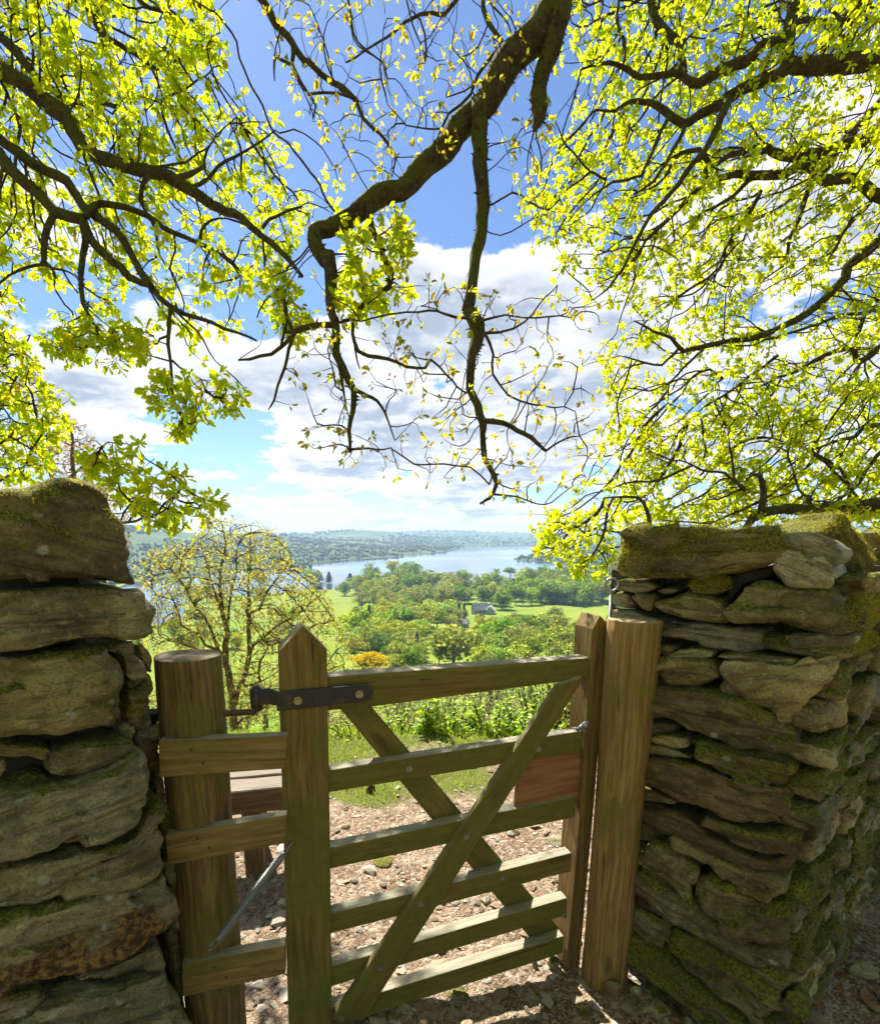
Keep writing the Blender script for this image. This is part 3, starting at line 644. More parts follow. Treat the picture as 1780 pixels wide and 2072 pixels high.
# right wall: end face with traced stones, long face running off to the right
right = empty('dry_stone_wall', (1.3, 1.8, 0))
tag(right, 'mossy dry stone wall of many uneven slabs beside the wooden latch post', 'stone wall', 'dry stone walls at the gateway')
RC = Vector((1.08, 1.352, 0)); RF = Vector((0.707, 1.694, 0))
RU = (RC - RF).normalized(); RN = Vector((-RU.y * -1, -RU.x, 0)); RN = Vector((RU.y, -RU.x, 0))
if RN.dot(Vector((0, 0, 0)) - RC) < 0: RN = -RN
Z7 = zoom(2400, 2050, 1119)
def z8(l): return [(x, y + 1590.7) for x, y in l]
RS = [
 ([(130,150),(170,110),(350,100),(600,95),(830,85),(1000,90),(1120,130),(1180,160),(1170,220),(1110,310),(1000,350),(800,400),(640,432),(480,440),(380,420),(250,410),(170,380),(120,350)], 'slate_mossy', .03, 1.2),
 ([(1180,190),(1240,150),(1350,140),(1480,180),(1545,240),(1530,310),(1470,360),(1460,300),(1300,250),(1170,230)], 'slate_grey', .0, 1),
 ([(1115,300),(1180,230),(1280,245),(1450,300),(1480,350),(1485,430),(1400,470),(1230,465),(1170,420),(1115,360)], 'slate_grey', .03, 1.2),
 ([(90,440),(180,430),(330,440),(370,470),(300,500),(200,500),(120,490)], 'slate', -.03, 1), ([(90,505),(210,510),(240,590),(150,605),(90,580)], 'slate', -.05, 1),
 ([(365,490),(450,470),(530,480),(500,510),(420,522)], 'slate_buff', -.02, 1), ([(215,545),(250,505),(360,530),(370,570),(330,630),(260,600)], 'slate_buff', 0, 1),
 ([(350,570),(430,540),(560,510),(700,530),(790,560),(815,640),(800,690),(700,705),(600,680),(500,660),(430,610)], 'slate_moss', .01, 1),
 ([(580,460),(640,430),(800,405),(840,450),(810,510),(720,530),(600,500)], 'slate_mossy', 0, 1),
 ([(820,580),(900,500),(930,440),(1050,420),(1200,460),(1320,490),(1470,475),(1540,560),(1550,650),(1490,740),(1380,740),(1200,725),(1000,715),(850,690),(815,640)], 'slate_moss', .015, 1.2),
 ([(840,420),(960,380),(1110,330),(1120,400),(1040,415),(930,435),(890,490),(820,560)], 'wall_fill', -.06, 1),
 ([(80,625),(200,610),(350,650),(550,690),(750,720),(1000,730),(1180,760),(1220,830),(1225,900),(1100,890),(980,900),(850,865),(700,830),(500,790),(380,780),(80,760)], 'slate_grey', -.07, 1.0),
 ([(1190,770),(1350,760),(1500,750),(1600,770),(1650,800),(1580,850),(1400,860),(1240,870)], 'slate', -.01, 1),
 ([(450,910),(520,870),(640,860),(740,880),(720,920),(600,935),(490,935)], 'slate', -.01, 1), ([(380,830),(480,840),(500,870),(440,910),(385,890)], 'slate', -.03, 1),
 ([(750,900),(900,900),(1100,925),(1250,930),(1230,957),(1000,948),(850,932)], 'slate_buff', .0, 1),
 ([(385,940),(500,930),(700,935),(760,990),(800,1030),(700,1060),(540,1095),(430,1050),(385,1000)], 'slate_moss', .005, 1),
 ([(800,950),(950,955),(1230,970),(1370,915),(1520,880),(1510,980),(1460,1080),(1350,1180),(1230,1260),(1100,1250),(1010,1200),(950,1150),(930,1080),(850,1030)], 'slate_buff', .02, 1.2),
 ([(785,1110),(830,1030),(900,1060),(940,1150),(950,1185),(870,1170)], 'slate_buff', -.005, 1),
 ([(250,1090),(450,1090),(600,1100),(780,1130),(950,1190),(1090,1260),(1180,1290),(1240,1380),(1280,1450),(1200,1510),(1050,1470),(850,1450),(650,1410),(500,1330),(250,1290)], 'slate_moss', .015, 1.2),
 ([(250,1310),(420,1320),(500,1350),(470,1390),(250,1390)], 'slate_moss', -.02, 1), ([(300,1420),(400,1400),(540,1410),(580,1470),(500,1480),(380,1450)], 'slate_buff', -.01, 1),
 ([(270,1460),(420,1470),(560,1520),(600,1550),(480,1545),(270,1500)], 'slate', -.015, 1),
 ([(580,1420),(680,1430),(800,1470),(1000,1510),(1100,1510),(1230,1560),(1250,1640),(1180,1710),(1000,1720),(880,1690),(750,1620),(640,1540)], 'slate_mossy', .0, 1.2),
 ([(240,1520),(480,1560),(650,1590),(800,1690),(1000,1735),(1100,1725),(1180,1725),(1220,1780),(1220,1860),(1150,1900),(1180,1960),(1050,1980),(900,1960),(750,1890),(550,1830),(400,1750),(240,1680)], 'slate_red', .015, 1.1),
 (z8([(220,170),(300,130),(400,180),(520,230),(500,250),(380,240),(220,220)]), 'slate_moss', -.02, 1),
 (z8([(200,230),(420,290),(560,330),(720,440),(850,520),(1000,580),(1130,600),(1230,560),(1200,620),(1100,660),(980,650),(800,600),(620,520),(430,420),(200,320)]), 'slate_red', .0, 1),
 (z8([(620,370),(700,340),(850,370),(1000,410),(1200,430),(1290,470),(1250,530),(1150,555),(1050,555),(900,510),(750,440)]), 'slate_moss', .01, 1),
 (z8([(470,440),(600,520),(760,590),(950,650),(1100,665),(1200,730),(1210,770),(1150,800),(1100,840),(1060,855),(960,810),(800,720),(680,640),(540,550)]), 'slate_buff', .02, 1),
 (z8([(200,330),(330,360),(420,420),(400,480),(300,480),(200,470)]), 'slate', -.04, 1),
 (z8([(245,560),(330,510),(430,500),(540,570),(640,650),(600,700),(600,820),(550,830),(420,770),(320,680)]), 'slate_moss', .0, 1.2),
 (z8([(610,780),(680,690),(780,725),(950,815),(1060,865),(1150,845),(1250,850),(1300,880),(1230,980),(1180,1080),(1080,1125),(950,1120),(850,1050),(720,960),(640,880)]), 'slate_moss', .02, 1.2),
 (z8([(150,590),(330,710),(480,815),(600,890),(750,1005),(850,1075),(980,1135),(1100,1145),(1180,1190),(1220,1270),(1150,1260),(1030,1230),(950,1230),(780,1130),(600,1040),(400,900),(150,710)]), 'slate', .02, 1),
 (z8([(150,740),(330,850),(480,950),(560,990),(480,970),(340,915),(150,830)]), 'slate_red', -.015, 1),
 (z8([(150,840),(300,915),(420,975),(480,1030),(460,1130),(400,1140),(300,1080),(150,960)]), 'slate', .0, 1),
 (z8([(480,1010),(600,1050),(780,1145),(950,1245),(1030,1245),(1180,1285),(1220,1360),(1150,1500),(1080,1600),(1000,1660),(900,1560),(780,1470),(640,1380),(540,1280),(480,1170)]), 'slate_mossy', .015, 1.3),
 (z8([(120,1010),(300,1095),(470,1190),(540,1310),(640,1410),(800,1510),(900,1610),(980,1720),(650,1720),(560,1570),(420,1440),(280,1320),(120,1170)]), 'slate_mossy', .02, 1.2),
 (z8([(300,1350),(430,1450),(560,1580),(640,1720),(700,1800),(450,1800),(300,1520)]), 'slate_moss', .0, 1),
 (z8([(900,1600),(1010,1670),(1090,1600),(1160,1510),(1230,1400),(1330,1480),(1300,1650),(1150,1760),(980,1800)]), 'slate_mossy', .0, 1.2),
]
for i, (pts, mt, off, rg) in enumerate(RS):
    wall_stone(Z7, pts, mt, off, .25, .035 if len(pts) < 9 else .045, 401 + i * 7, right, RC, RN, RU, rg)
# top stones set further back along the wall
for i, (pts, mt, y) in enumerate([
 ([(1180,135),(1300,80),(1380,10),(1440,0),(1520,50),(1620,150),(1700,240),(1780,330),(1740,390),(1600,395),(1550,300),(1480,200),(1350,130)], 'slate_mossy', 1.82),
 ([(1600,125),(1700,130),(1830,220),(1830,340),(1740,290),(1660,200)], 'slate_mossy', 2.05),
 ([(1530,420),(1650,390),(1700,400),(1720,470),(1620,540),(1580,600),(1550,520)], 'slate_buff', 1.50),
 ([(1600,390),(1780,390),(1860,450),(1760,520),(1700,520)], 'slate_moss', 1.72)]):
    stone_piece([P(*Z7(*p), y) for p in pts], Vector((.95, .31, 0)), Vector((.31, -.95, 0)), .16, .05, 700 + i * 9, mt, right, taper=.6)
rnd = random.Random(9)
z, row = 0.0, 0
while z < 1.40:                                                      # long face: uneven courses
    hh = rnd.uniform(.055, .125)
    u = rnd.uniform(-.04, .02)
    while u < 2.3:
        ww = rnd.uniform(.09, .3); h2 = hh * rnd.uniform(.75, 1.05); zo = z + rnd.uniform(-.012, .012)
        p0 = RC + WD * u - WN * (.03 + rnd.uniform(-.015, .02)); j = lambda s_=.016: rnd.uniform(-s_, s_)
        pts = [p0 + WD * (x * ww + j()) + Vector((0, 0, zo + yv * h2 + j())) for x, yv in ((.03, .1), (.3, 0), (.7, .02), (.97, .12), (1, .6), (.9, .95), (.6, 1), (.3, .97), (.06, .85), (0, .45))]
        mt = rnd.choice(['slate_moss', 'slate_moss', 'slate_mossy', 'slate', 'slate_buff', 'slate_mossy'])
        stone_piece(pts, WD, WN, .16, .035, 900 + row * 31 + int(u * 50), mt, right, M=36, rough=1.2)
        u += ww + .006
    z += hh + .004; row += 1
q = RC - RN * .10 - WN * .12
q2 = RF - RN * .10 - RU * .16
q3 = q2 + WD * 2.4; q4 = q + WD * 2.3
fill_block('wall_core', [(q.x, q.y), (q2.x, q2.y), (q3.x, q3.y), (q4.x, q4.y)], -.05, 1.43, right)

# moss tufts standing up from the mossy cap stones
def moss_on(objs, n_per, hmin, hmax, parent, seed):
    r2 = np.random.default_rng(seed); B = []
    for o in objs:
        M_ = wmat(o); me = o.data
        vs = np.array([(M_ @ v.co)[:] for v in me.vertices]); ns = np.array([(M_.to_3x3() @ v.normal)[:] for v in me.vertices])
        nn = fbm(vs * 9, 77, 3)
        ok = np.where((ns[:, 2] > 0.15 - nn * .5) & (vs[:, 2] > vs[:, 2].max() - .16))[0]
        if len(ok) == 0: continue
        k = r2.choice(ok, n_per); p = vs[k] + r2.normal(size=(n_per, 3)) * .008; B.append(np.concatenate([p, ns[k]], 1))
    B = np.concatenate(B); n = len(B)
    h = r2.uniform(hmin, hmax, n)
    dr = B[:, 3:] * .7 + np.array([0, 0, .5]) + r2.normal(size=(n, 3)) * .35; dr /= np.linalg.norm(dr, axis=1)[:, None]
    sd = np.cross(dr, r2.normal(size=(n, 3))); sd /= np.linalg.norm(sd, axis=1)[:, None]
    wd = (h * .22)[:, None]
    base = B[:, :3] - dr * .004
    v = np.stack([base - sd * wd, base + sd * wd, base + dr * h[:, None]], 1).reshape(-1, 3)
    f = np.arange(n * 3).reshape(-1, 3)
    c = np.repeat(np.ones((n, 3)) * r2.uniform(.55, 1.15, (n, 1)) * np.where(r2.random((n, 1)) < .2, np.array([[1.15, .85, .9]]), 1.0), 3, 0)
    o = link('moss', np_mesh('moss', v, f, False, c), MATS['moss_blade'], parent); o['kind'] = 'stuff'
    return o
rst = [o for o in right.children if o.name.startswith('stone')]
mossy = [o for o in rst if o.data.materials[0].name == 'slate_mossy']
moss_on(mossy[:1] + [o for o in rst if o.matrix_world is not None and o.data.materials[0].name == 'slate_mossy' and wmat(o).translation.z > 1.2], 7000, .0025, .006, right, 3)
lst = [o for o in left.children if o.name.startswith('stone')]
moss_on(lst[:1], 5000, .002, .005, left, 4)
# ------------------------------------------------------------------ gate, posts, ironwork, bench
GA = R(17.0)
GD = Vector((math.cos(GA), math.sin(GA), 0)); GN = Vector((math.sin(GA), -math.cos(GA), 0))   # along the gate; towards the camera
GP = Vector((-0.31, 1.43, 0))
def frame(o, X_, N_):
    Z_ = X_.cross(N_ * -1).normalized()
    Mx = Matrix((X_, N_ * -1, Z_)).transposed().to_4x4(); Mx.translation = o
    return Mx
def slab(name, p3, N_, thick, mat, parent, bev=.004, along=None, seg=2):
    """flat board: outline p3 (3-D, on the front face), extruded away from the viewer"""
    along = (along or (p3[1] - p3[0])).normalized()
    c = sum(p3, Vector()) / len(p3)
    Mx = frame(c, along, N_); inv = Mx.inverted()
    bm = bmesh.new()
    fr = [bm.verts.new(inv @ p) for p in p3]; bk = [bm.verts.new(inv @ (p - N_ * thick)) for p in p3]
    n = len(p3)
    bm.faces.new(fr); bm.faces.new(bk[::-1])
    for i in range(n): bm.faces.new((fr[(i + 1) % n], fr[i], bk[i], bk[(i + 1) % n]))
    bmesh.ops.recalc_face_normals(bm, faces=bm.faces)
    bmesh.ops.bevel(bm, geom=list(bm.edges), offset=bev, segments=seg, affect='EDGES', profile=.6)
    # slight unevenness of sawn timber
    for v in bm.verts:
        k = vnoise(np.array([v.co[:]]) * 9 + c.x * 5, 3)[0]
        v.co += Vector((0, k * .0012, vnoise(np.array([v.co[:]]) * 6 + 4, 5)[0] * .0016))
    o = link(name, bm_mesh(name, bm), MATS[mat], parent, Mx)
    return o
def gpt(px, py, off=0.0): return on_plane(px, py, GP + GN * off, GN)
def tube(name, pts, rad, mat, parent=None, sides=12, lump=0.0, seed=0, smooth=True, cap=True, M=None):
    v, f, e = tube_arrays(pts, rad, sides, lump, seed, cap)
    return link(name, np_mesh(name, v, f, smooth), MATS[mat], parent, M)
def tube_arrays(pts, rad, sides=8, lump=0.0, seed=0, cap=True):
    p = np.array([tuple(q) for q in pts], float); n = len(p)
    rad = np.broadcast_to(np.asarray(rad, float), (n,)).copy()
    tg = np.gradient(p, axis=0); tg /= np.linalg.norm(tg, axis=1)[:, None] + 1e-12
    ref = np.array([0.0, 0, 1]) if abs(tg[0][2]) < .9 else np.array([1.0, 0, 0])
    a = np.cross(tg[0], ref); a /= np.linalg.norm(a); A = []
    for i in range(n):
        a = a - tg[i] * a.dot(tg[i]); a /= np.linalg.norm(a) + 1e-12; A.append(a)
    A = np.array(A); B = np.cross(tg, A)
    th = np.linspace(0, 2 * math.pi, sides, endpoint=False)
    ring = A[:, None] * np.cos(th)[None, :, None] + B[:, None] * np.sin(th)[None, :, None]
    r = rad[:, None]
    if lump:
        q = p[:, None] + ring * r[..., None]
        r = r * (1 + lump * fbm(q * (1.1 / max(rad.max(), .01)) , seed, 3) + lump * .5 * vnoise(q * 24, seed + 4))
    v = (p[:, None] + ring * (r[..., None] if r.ndim == 2 else r)).reshape(-1, 3)
    idx = np.arange(n * sides).reshape(n, sides); nx = np.roll(idx, -1, 1)
    f = [np.stack([idx[:-1], nx[:-1], nx[1:], idx[1:]], -1).reshape(-1, 4)]
    if cap: f += [idx[0][::-1].reshape(1, -1), idx[-1].reshape(1, -1)]
    return v, f, None
def bolt(c, N_, r, mat, parent, h=.007, name='bolt'):
    bm = bmesh.new()
    bmesh.ops.create_cone(bm, cap_ends=True, segments=14, radius1=r * 1.5, radius2=r * 1.45, depth=h * .35, matrix=Matrix.Translation((0, 0, h * .17)))
    bmesh.ops.create_cone(bm, cap_ends=True, segments=6, radius1=r, radius2=r * .92, depth=h, matrix=Matrix.Translation((0, 0, h * .5 + h * .3)))
    Mx = N_.to_track_quat('Z', 'Y').to_matrix().to_4x4(); Mx.translation = c
    return link(name, bm_mesh(name, bm), MATS[mat], parent, Mx)

gate = empty('field_gate', (0.1, 1.55, 0))
tag(gate, 'wooden six-rail gate with crossed braces and black strap hinge, standing closed', 'gate')
# rails: px outline of the front face (top left, top right, bottom right, bottom left)
z3 = zoom(1300, 2400, 1400); z4 = zoom(1300, 3100, 1400); z1 = zoom(500, 2400, 1000); z2 = zoom(500, 3100, 1000)
rails = [[(640, 1371), (1202, 1329), (1202, 1371), (752, 1431), (640, 1441)],
         [(640, 1563), (1178, 1478), (1176, 1520), (640, 1608)], [(640, 1722), (1166, 1611), (1164, 1653), (640, 1764)],
         [(640, 1857), (1156, 1725), (1155, 1763), (640, 1897)], [(640, 1965), (1147, 1816), (1146, 1851), (640, 2006)], [(640, 2049), (1140, 1893), (1139, 1928), (640, 2092)]]
for i, q in enumerate(rails):
    p3 = [gpt(x, y) for x, y in q]
    slab('rail', p3, GN, .062 if i == 0 else .042, 'wood_gate', gate, .008 if i == 0 else .004)
# front brace (low left to high right) and rear brace
slab('brace', [gpt(x, y, .023) for x, y in ((672, 2064), (1130, 1386), (1177, 1369), (1174, 1384), (736, 2064))], GN, .0225, 'wood_gate', gate, .003, along=gpt(1150, 1377) - gpt(705, 2060))
slab('brace', [gpt(x, y, -.043) for x, y in ((686, 1432), (746, 1424), (1132, 1878), (1128, 1925), (1095, 1925))], GN, .022, 'wood_gate', gate, .003, along=gpt(1110, 1900) - gpt(715, 1430))
slab('panel_board', [gpt(x, y, -.012) for x, y in ((1048, 1528), (1181, 1506), (1172, 1626), (1041, 1634))], GN, .012, 'plywood', gate, .002)
# stiles
p_ = [gpt(x, y, .012) for x, y in ((564, 1318), (612, 1266), (661, 1314), (668, 1700), (674, 2160), (588, 2160), (577, 1700))]
slab('hinge_stile', p_, GN, .085, 'wood_stile', gate, .004, along=Vector((0, 0, 1)))
p_ = [gpt(x, y, .010) for x, y in ((1198, 1273), (1213, 1245.5), (1230, 1262), (1204, 1600), (1172, 1958), (1146, 1962), (1178, 1600))]
slab('latch_stile', p_, GN, .10, 'wood_latch', gate, .003, along=Vector((0, 0, 1)))
# strap hinge
strap = slab('strap_hinge', [gpt(x, y, .021) for x, y in ((559, 1400), (742, 1385), (752, 1389), (756, 1402), (751, 1416), (742, 1420), (561, 1439))], GN, .008, 'black_iron', gate, .002)
for (x, y) in ((602.5, 1418), (727, 1405)): bolt(gpt(x, y, .021), GN, .0075, 'bolt_brass', strap)
kn = gpt(519, 1412, -.01)
bm = bmesh.new()
bmesh.ops.create_cone(bm, cap_ends=True, segments=20, radius1=.0165, radius2=.0165, depth=.054)
bmesh.ops.bevel(bm, geom=[e for e in bm.edges if abs(e.verts[0].co.z - e.verts[1].co.z) < 1e-6], offset=.002, segments=1, affect='EDGES')
link('knuckle', bm_mesh('knuckle', bm, True), MATS['black_iron'], strap, Matrix.Translation(kn))
a_, b_ = gpt(531, 1412, .008), gpt(566, 1416, .014)
slab('crank', [gpt(526, 1396, .004), gpt(545, 1394, .006), gpt(562, 1401, .012), gpt(563, 1430, .012), gpt(545, 1426, .006), gpt(526, 1427, .004)], GN, .009, 'black_iron', strap, .001)
for (x, y, of) in ((496, 1565, 0), (1089, 1516, .023), (944, 1692, .023), (853, 1829, .023), (1015, 1776, 0), (1141, 1853, 0), (769, 1959, .023), (691, 2062, .023), (1174, 1910, 0)):
    if (x, y) == (496, 1565): x, y = 828, 1556
    bolt(gpt(x, y, of), GN, .0062, 'galvanised', gate, .005)
# latch: short rod standing out above the second rail
la, lb = gpt(1166, 1476, .004), gpt(1182, 1468, .03)
lt = tube('latch', [la, la.lerp(lb, .5), lb], [.006, .0075, .0075], 'galvanised', gate, 10)
tube('latch_collar', [lb - (lb - la) * .1, lb + (lb - la) * .35], .011, 'galvanised', lt, 12)

def round_post(name, top_l, top_r, bot_l, bot_r, y, mat, parent, seed, ytilt=0.0, ztop=None):
    tl, tr, bl, br = (P(*q, y) for q in (top_l, top_r, bot_l, bot_r))
    tc, bc = (tl + tr) / 2, (bl + br) / 2
    rt, rb = (tr - tl).length / 2 * .965, (br - bl).length / 2 * .965
    axis = (tc - bc).normalized()
    if bc.z > -.2:
        ext = (bc.z + .2) / axis.z; bc2 = bc - axis * ext; rb2 = rb
    else: bc2 = bc
    n = 40
    pts = [bc2.lerp(tc, k / (n - 1)) for k in range(n)]
    rad = [rb + (rt - rb) * k / (n - 1) for k in range(n)]
    sides = 40
    v, f, _ = tube_arrays(pts, rad, sides, 0.0, seed, False)
    # ring of cracks, flats and swelling
    q = v.copy(); cc = np.repeat(np.array([p[:] for p in pts]), sides, 0); dr = q - cc; L = np.linalg.norm(dr, axis=1)[:, None]; dr /= L
    k = fbm(np.stack([dr[:, 0] * 1.2, dr[:, 1] * 1.2, q[:, 2] * 1.5], -1) + seed, seed, 3) * .0055 + fbm(np.stack([dr[:, 0] * 9, dr[:, 1] * 9, q[:, 2] * 2.0], -1), seed + 2, 2) * .0016
    v = cc + dr * (L + k[:, None])
    base = len(v)
    last = np.arange((n - 1) * sides, n * sides)
    inner = []
    ctr = np.array(tc[:])
    top_rings = [last]
    for s_, dz in ((.965, .0035), (.75, .004), (.4, .0035)):
        ring = ctr + (v[last] - ctr) * s_; ring[:, 2] += dz + .002 * vnoise(ring * 60, 5)
        top_rings.append(np.arange(len(v), len(v) + sides)); v = np.vstack([v, ring])
    v = np.vstack([v, ctr + np.array([0, 0, .0035])]); ci = len(v) - 1
    ff = list(f)
    for a_, b_ in zip(top_rings[:-1], top_rings[1:]):
        ff.append(np.stack([a_, np.roll(a_, -1), np.roll(b_, -1), b_], -1))
    ff.append(np.stack([top_rings[-1], np.roll(top_rings[-1], -1), np.full(sides, ci)], -1))
    # local frame: X along the post so that the grain runs up it
    X_ = axis; Mx = Matrix.Identity(4)
    yv = X_.cross(Vector((0, 1, 0))).normalized(); zv = X_.cross(yv)
    Mx = Matrix((X_, yv, zv)).transposed().to_4x4(); Mx.translation = bc2
    inv = np.array(Mx.inverted())
    v = v @ inv[:3, :3].T + inv[:3, 3]
    return link(name, np_mesh(name, v, ff, True), MATS[mat], parent, Mx), tc, bc2, rt

hp = empty('gate_post', (-0.6, 1.38, 0))
tag(hp, 'short round timber hinge post with three nailed boards, next to tall layered wall', 'gate post')
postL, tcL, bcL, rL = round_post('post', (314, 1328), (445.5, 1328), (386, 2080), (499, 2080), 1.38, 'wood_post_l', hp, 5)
# three boards nailed across its front
BN = Vector((math.sin(R(8)), -math.cos(R(8)), 0)); BP = P(385, 1500, 1.295)
def bpt(px, py, off=0): return on_plane(px, py, BP + BN * off, BN)
for q, mt in (([(321, 1499), (582, 1489), (577, 1556), (322.5, 1573)], 'wood_board'), ([(334, 1691), (580, 1650), (577, 1707), (340, 1751)], 'wood_board'), ([(368, 1950), (577, 1913), (577, 1971.5), (369.5, 2017)], 'wood_board')):
    b = slab('board', [bpt(x, y) for x, y in q], BN, .034, mt, hp, .003)
    x0 = q[0][0]; yc = (q[0][1] + q[3][1]) / 2
    for k, (dx, dy) in enumerate(((66, -.22), (90, .16))):
        yy_ = yc + (q[1][1] - q[0][1]) / (q[1][0] - q[0][0]) * dx + (q[3][1] - q[0][1]) * dy
        bolt(bpt(x0 + dx, yy_, .0), BN, .0028, 'rusty_iron', b, .0015, 'nail')
# hook of the hinge: rod through the post, nut on the far side, pin up into the knuckle
pin = Vector((kn.x, kn.y, kn.z))
r0 = P(300, 1447, 1.36); 
hk = empty('hinge_hook', (pin.x, pin.y, pin.z - .05))
tag(hk, 'rusty iron hook bolt through the hinge post carrying the gate strap', 'hinge')
pts = [P(300, 1449, 1.38), P(380, 1447, 1.38), P(450, 1444, 1.385), P(490, 1441, 1.40), pin + Vector((-.012, -.002, -.04)), pin + Vector((0, 0, -.028))]
sm = []
for i in range(len(pts) - 1):
    for k in range(6): sm.append(pts[i].lerp(pts[i + 1], k / 6))
sm.append(pts[-1])
for _ in range(2): sm = [sm[0]] + [(sm[i - 1] + sm[i] * 2 + sm[i + 1]) / 4 for i in range(1, len(sm) - 1)] + [sm[-1]]
tube('rod', sm, .0085, 'rusty_iron', hk, 12)
tube('pin', [pin + Vector((0, 0, -.035)), pin + Vector((0, 0, .034))], .0095, 'rusty_iron', hk, 14)
bm = bmesh.new(); bmesh.ops.create_cone(bm, cap_ends=True, segments=6, radius1=.019, radius2=.019, depth=.03)
ax = (pts[1] - pts[0]).normalized(); Mx = ax.to_track_quat('Z', 'Y').to_matrix().to_4x4(); Mx.translation = P(312, 1448, 1.38)
link('nut', bm_mesh('nut', bm), MATS['black_iron'], hk, Mx)

# closing spring from the post to the gate stile
s0, s1 = P(441, 1902, 1.268), gpt(573, 1728, .028)
dirv = (s1 - s0); Ls = dirv.length; dz_ = dirv.normalized(); e1 = dz_.cross(Vector((0, 0, 1))).normalized(); e2 = dz_.cross(e1)
turns, rs, rw = 58, .0102, .0019
hel = [s0 + dz_ * (Ls * k / (turns * 10)) + (e1 * math.cos(k * math.pi / 5) + e2 * math.sin(k * math.pi / 5)) * rs for k in range(turns * 10 + 1)]
spg = empty('closing_spring', s0)
tag(spg, 'long steel coil spring stretched between hinge post and gate stile', 'spring')
tube('coil', hel, rw, 'galvanised', spg, 6, cap=True)
def ring(c, r, nrm, name, parent, a0=0, a1=330, wr=.0018, mat='galvanised'):
    x_ = nrm.orthogonal().normalized(); y_ = nrm.cross(x_)
    return tube(name, [c + x_ * (r * math.cos(R(a))) + y_ * (r * math.sin(R(a))) for a in np.linspace(a0, a1, 22)], wr, mat, parent, 6)
ring(s0 - dz_ * .011, .0105, e2 * .4 + e1, 'end_loop', spg); ring(s1 + dz_ * .011, .0105, e2 + e1 * .3, 'end_loop', spg)
sc0 = P(417, 1905, 1.28); ring(s0 - dz_ * .022 + Vector((-.006, 0, 0)), .009, Vector((0, 0, 1)), 'screw_eye', spg, 0, 300)
tube('screw_eye', [s1 + dz_ * .02, s1 + dz_ * .02 + Vector((.012, .012, .012))], .0026, 'galvanised', spg, 6)

lp = empty('gate_post', (0.6, 1.66, 0))
tag(lp, 'round timber latch post beside the mossy wall, gate resting against it', 'gate post')
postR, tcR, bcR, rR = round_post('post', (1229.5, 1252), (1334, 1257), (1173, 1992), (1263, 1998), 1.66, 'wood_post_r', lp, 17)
# ring-topped iron rod standing behind the latch post
rp = P(1236, 1235, 1.70)
rod = empty('ring_rod', (rp.x, rp.y, 0))
tag(rod, 'thin grey iron rod with ring top standing behind the latch post', 'rod')
tp = P(1237, 1197, 1.70)
tube('shaft', [Vector((tp.x - .002, tp.y, .4)), Vector((tp.x - .002, tp.y, 1.0)), tp], .0055, 'galvanised', rod, 10)
ring(P(1237.5, 1183, 1.70), .0195, Vector((.12, 1, 0)).normalized(), 'ring', rod, 0, 360, .0048)
sp_ = [P(1243, 1227, 1.68), P(1262, 1231, 1.67), P(1285, 1232, 1.67)]
st = tube('string', sp_, .0014, 'string', None, 5); tag(st, 'thin pale green string lying on the slab beside the ring rod', 'string')

# bench just inside, behind the hinge post
bench = empty('bench', (-1.0, 2.3, 0), R(12))
tag(bench, 'low weathered plank bench behind the gate, sunlit grey seat', 'bench')
BM_ = Matrix.Translation((-1.0, 2.3, 0)) @ Matrix.Rotation(R(10), 4, 'Z')
def bbox(name, x0, x1, y0, y1, z0, z1, mat, parent, bev=.005, along='x'):
    bm = bmesh.new(); bmesh.ops.create_cube(bm, size=1)
    L_ = (x1 - x0, y1 - y0, z1 - z0)
    rot = Matrix.Identity(4)
    if along == 'z': rot = Matrix.Rotation(R(-90), 4, 'Y'); L_ = (L_[2], L_[1], L_[0])
    for v in bm.verts: v.co = Vector((v.co.x * L_[0], v.co.y * L_[1], v.co.z * L_[2]))
    bmesh.ops.subdivide_edges(bm, edges=[e for e in bm.edges if abs((e.verts[0].co - e.verts[1].co).x) > .2], cuts=8)
    bmesh.ops.bevel(bm, geom=[e for e in bm.edges if e.calc_face_angle(0) > .5], offset=bev, segments=1, affect='EDGES')
    for v in bm.verts: v.co += Vector((0, 1, 1)) * float(vnoise(np.array([v.co[:]]) * 7 + x0 * 3, 2)[0]) * .004
    return link(name, bm_mesh(name, bm), MATS[mat], parent, BM_ @ Matrix.Translation(((x0 + x1) / 2, (y0 + y1) / 2, (z0 + z1) / 2)) @ rot)
bbox('seat_plank', -.55, .46, -.14, -.012, .415, .452, 'wood_bench', bench); bbox('seat_plank', -.57, .45, 0, .125, .412, .455, 'wood_bench', bench)
bbox('rail', -.5, .4, -.12, -.085, .33, .414, 'wood_bench', bench); bbox('rail', -.5, .4, .075, .11, .33, .411, 'wood_bench', bench)
for x in (-.44, .19):
    for y in (-.115, .035): bbox('leg', x, x + .085, y, y + .075, -.06, .33, 'wood_bench', bench, along='z')

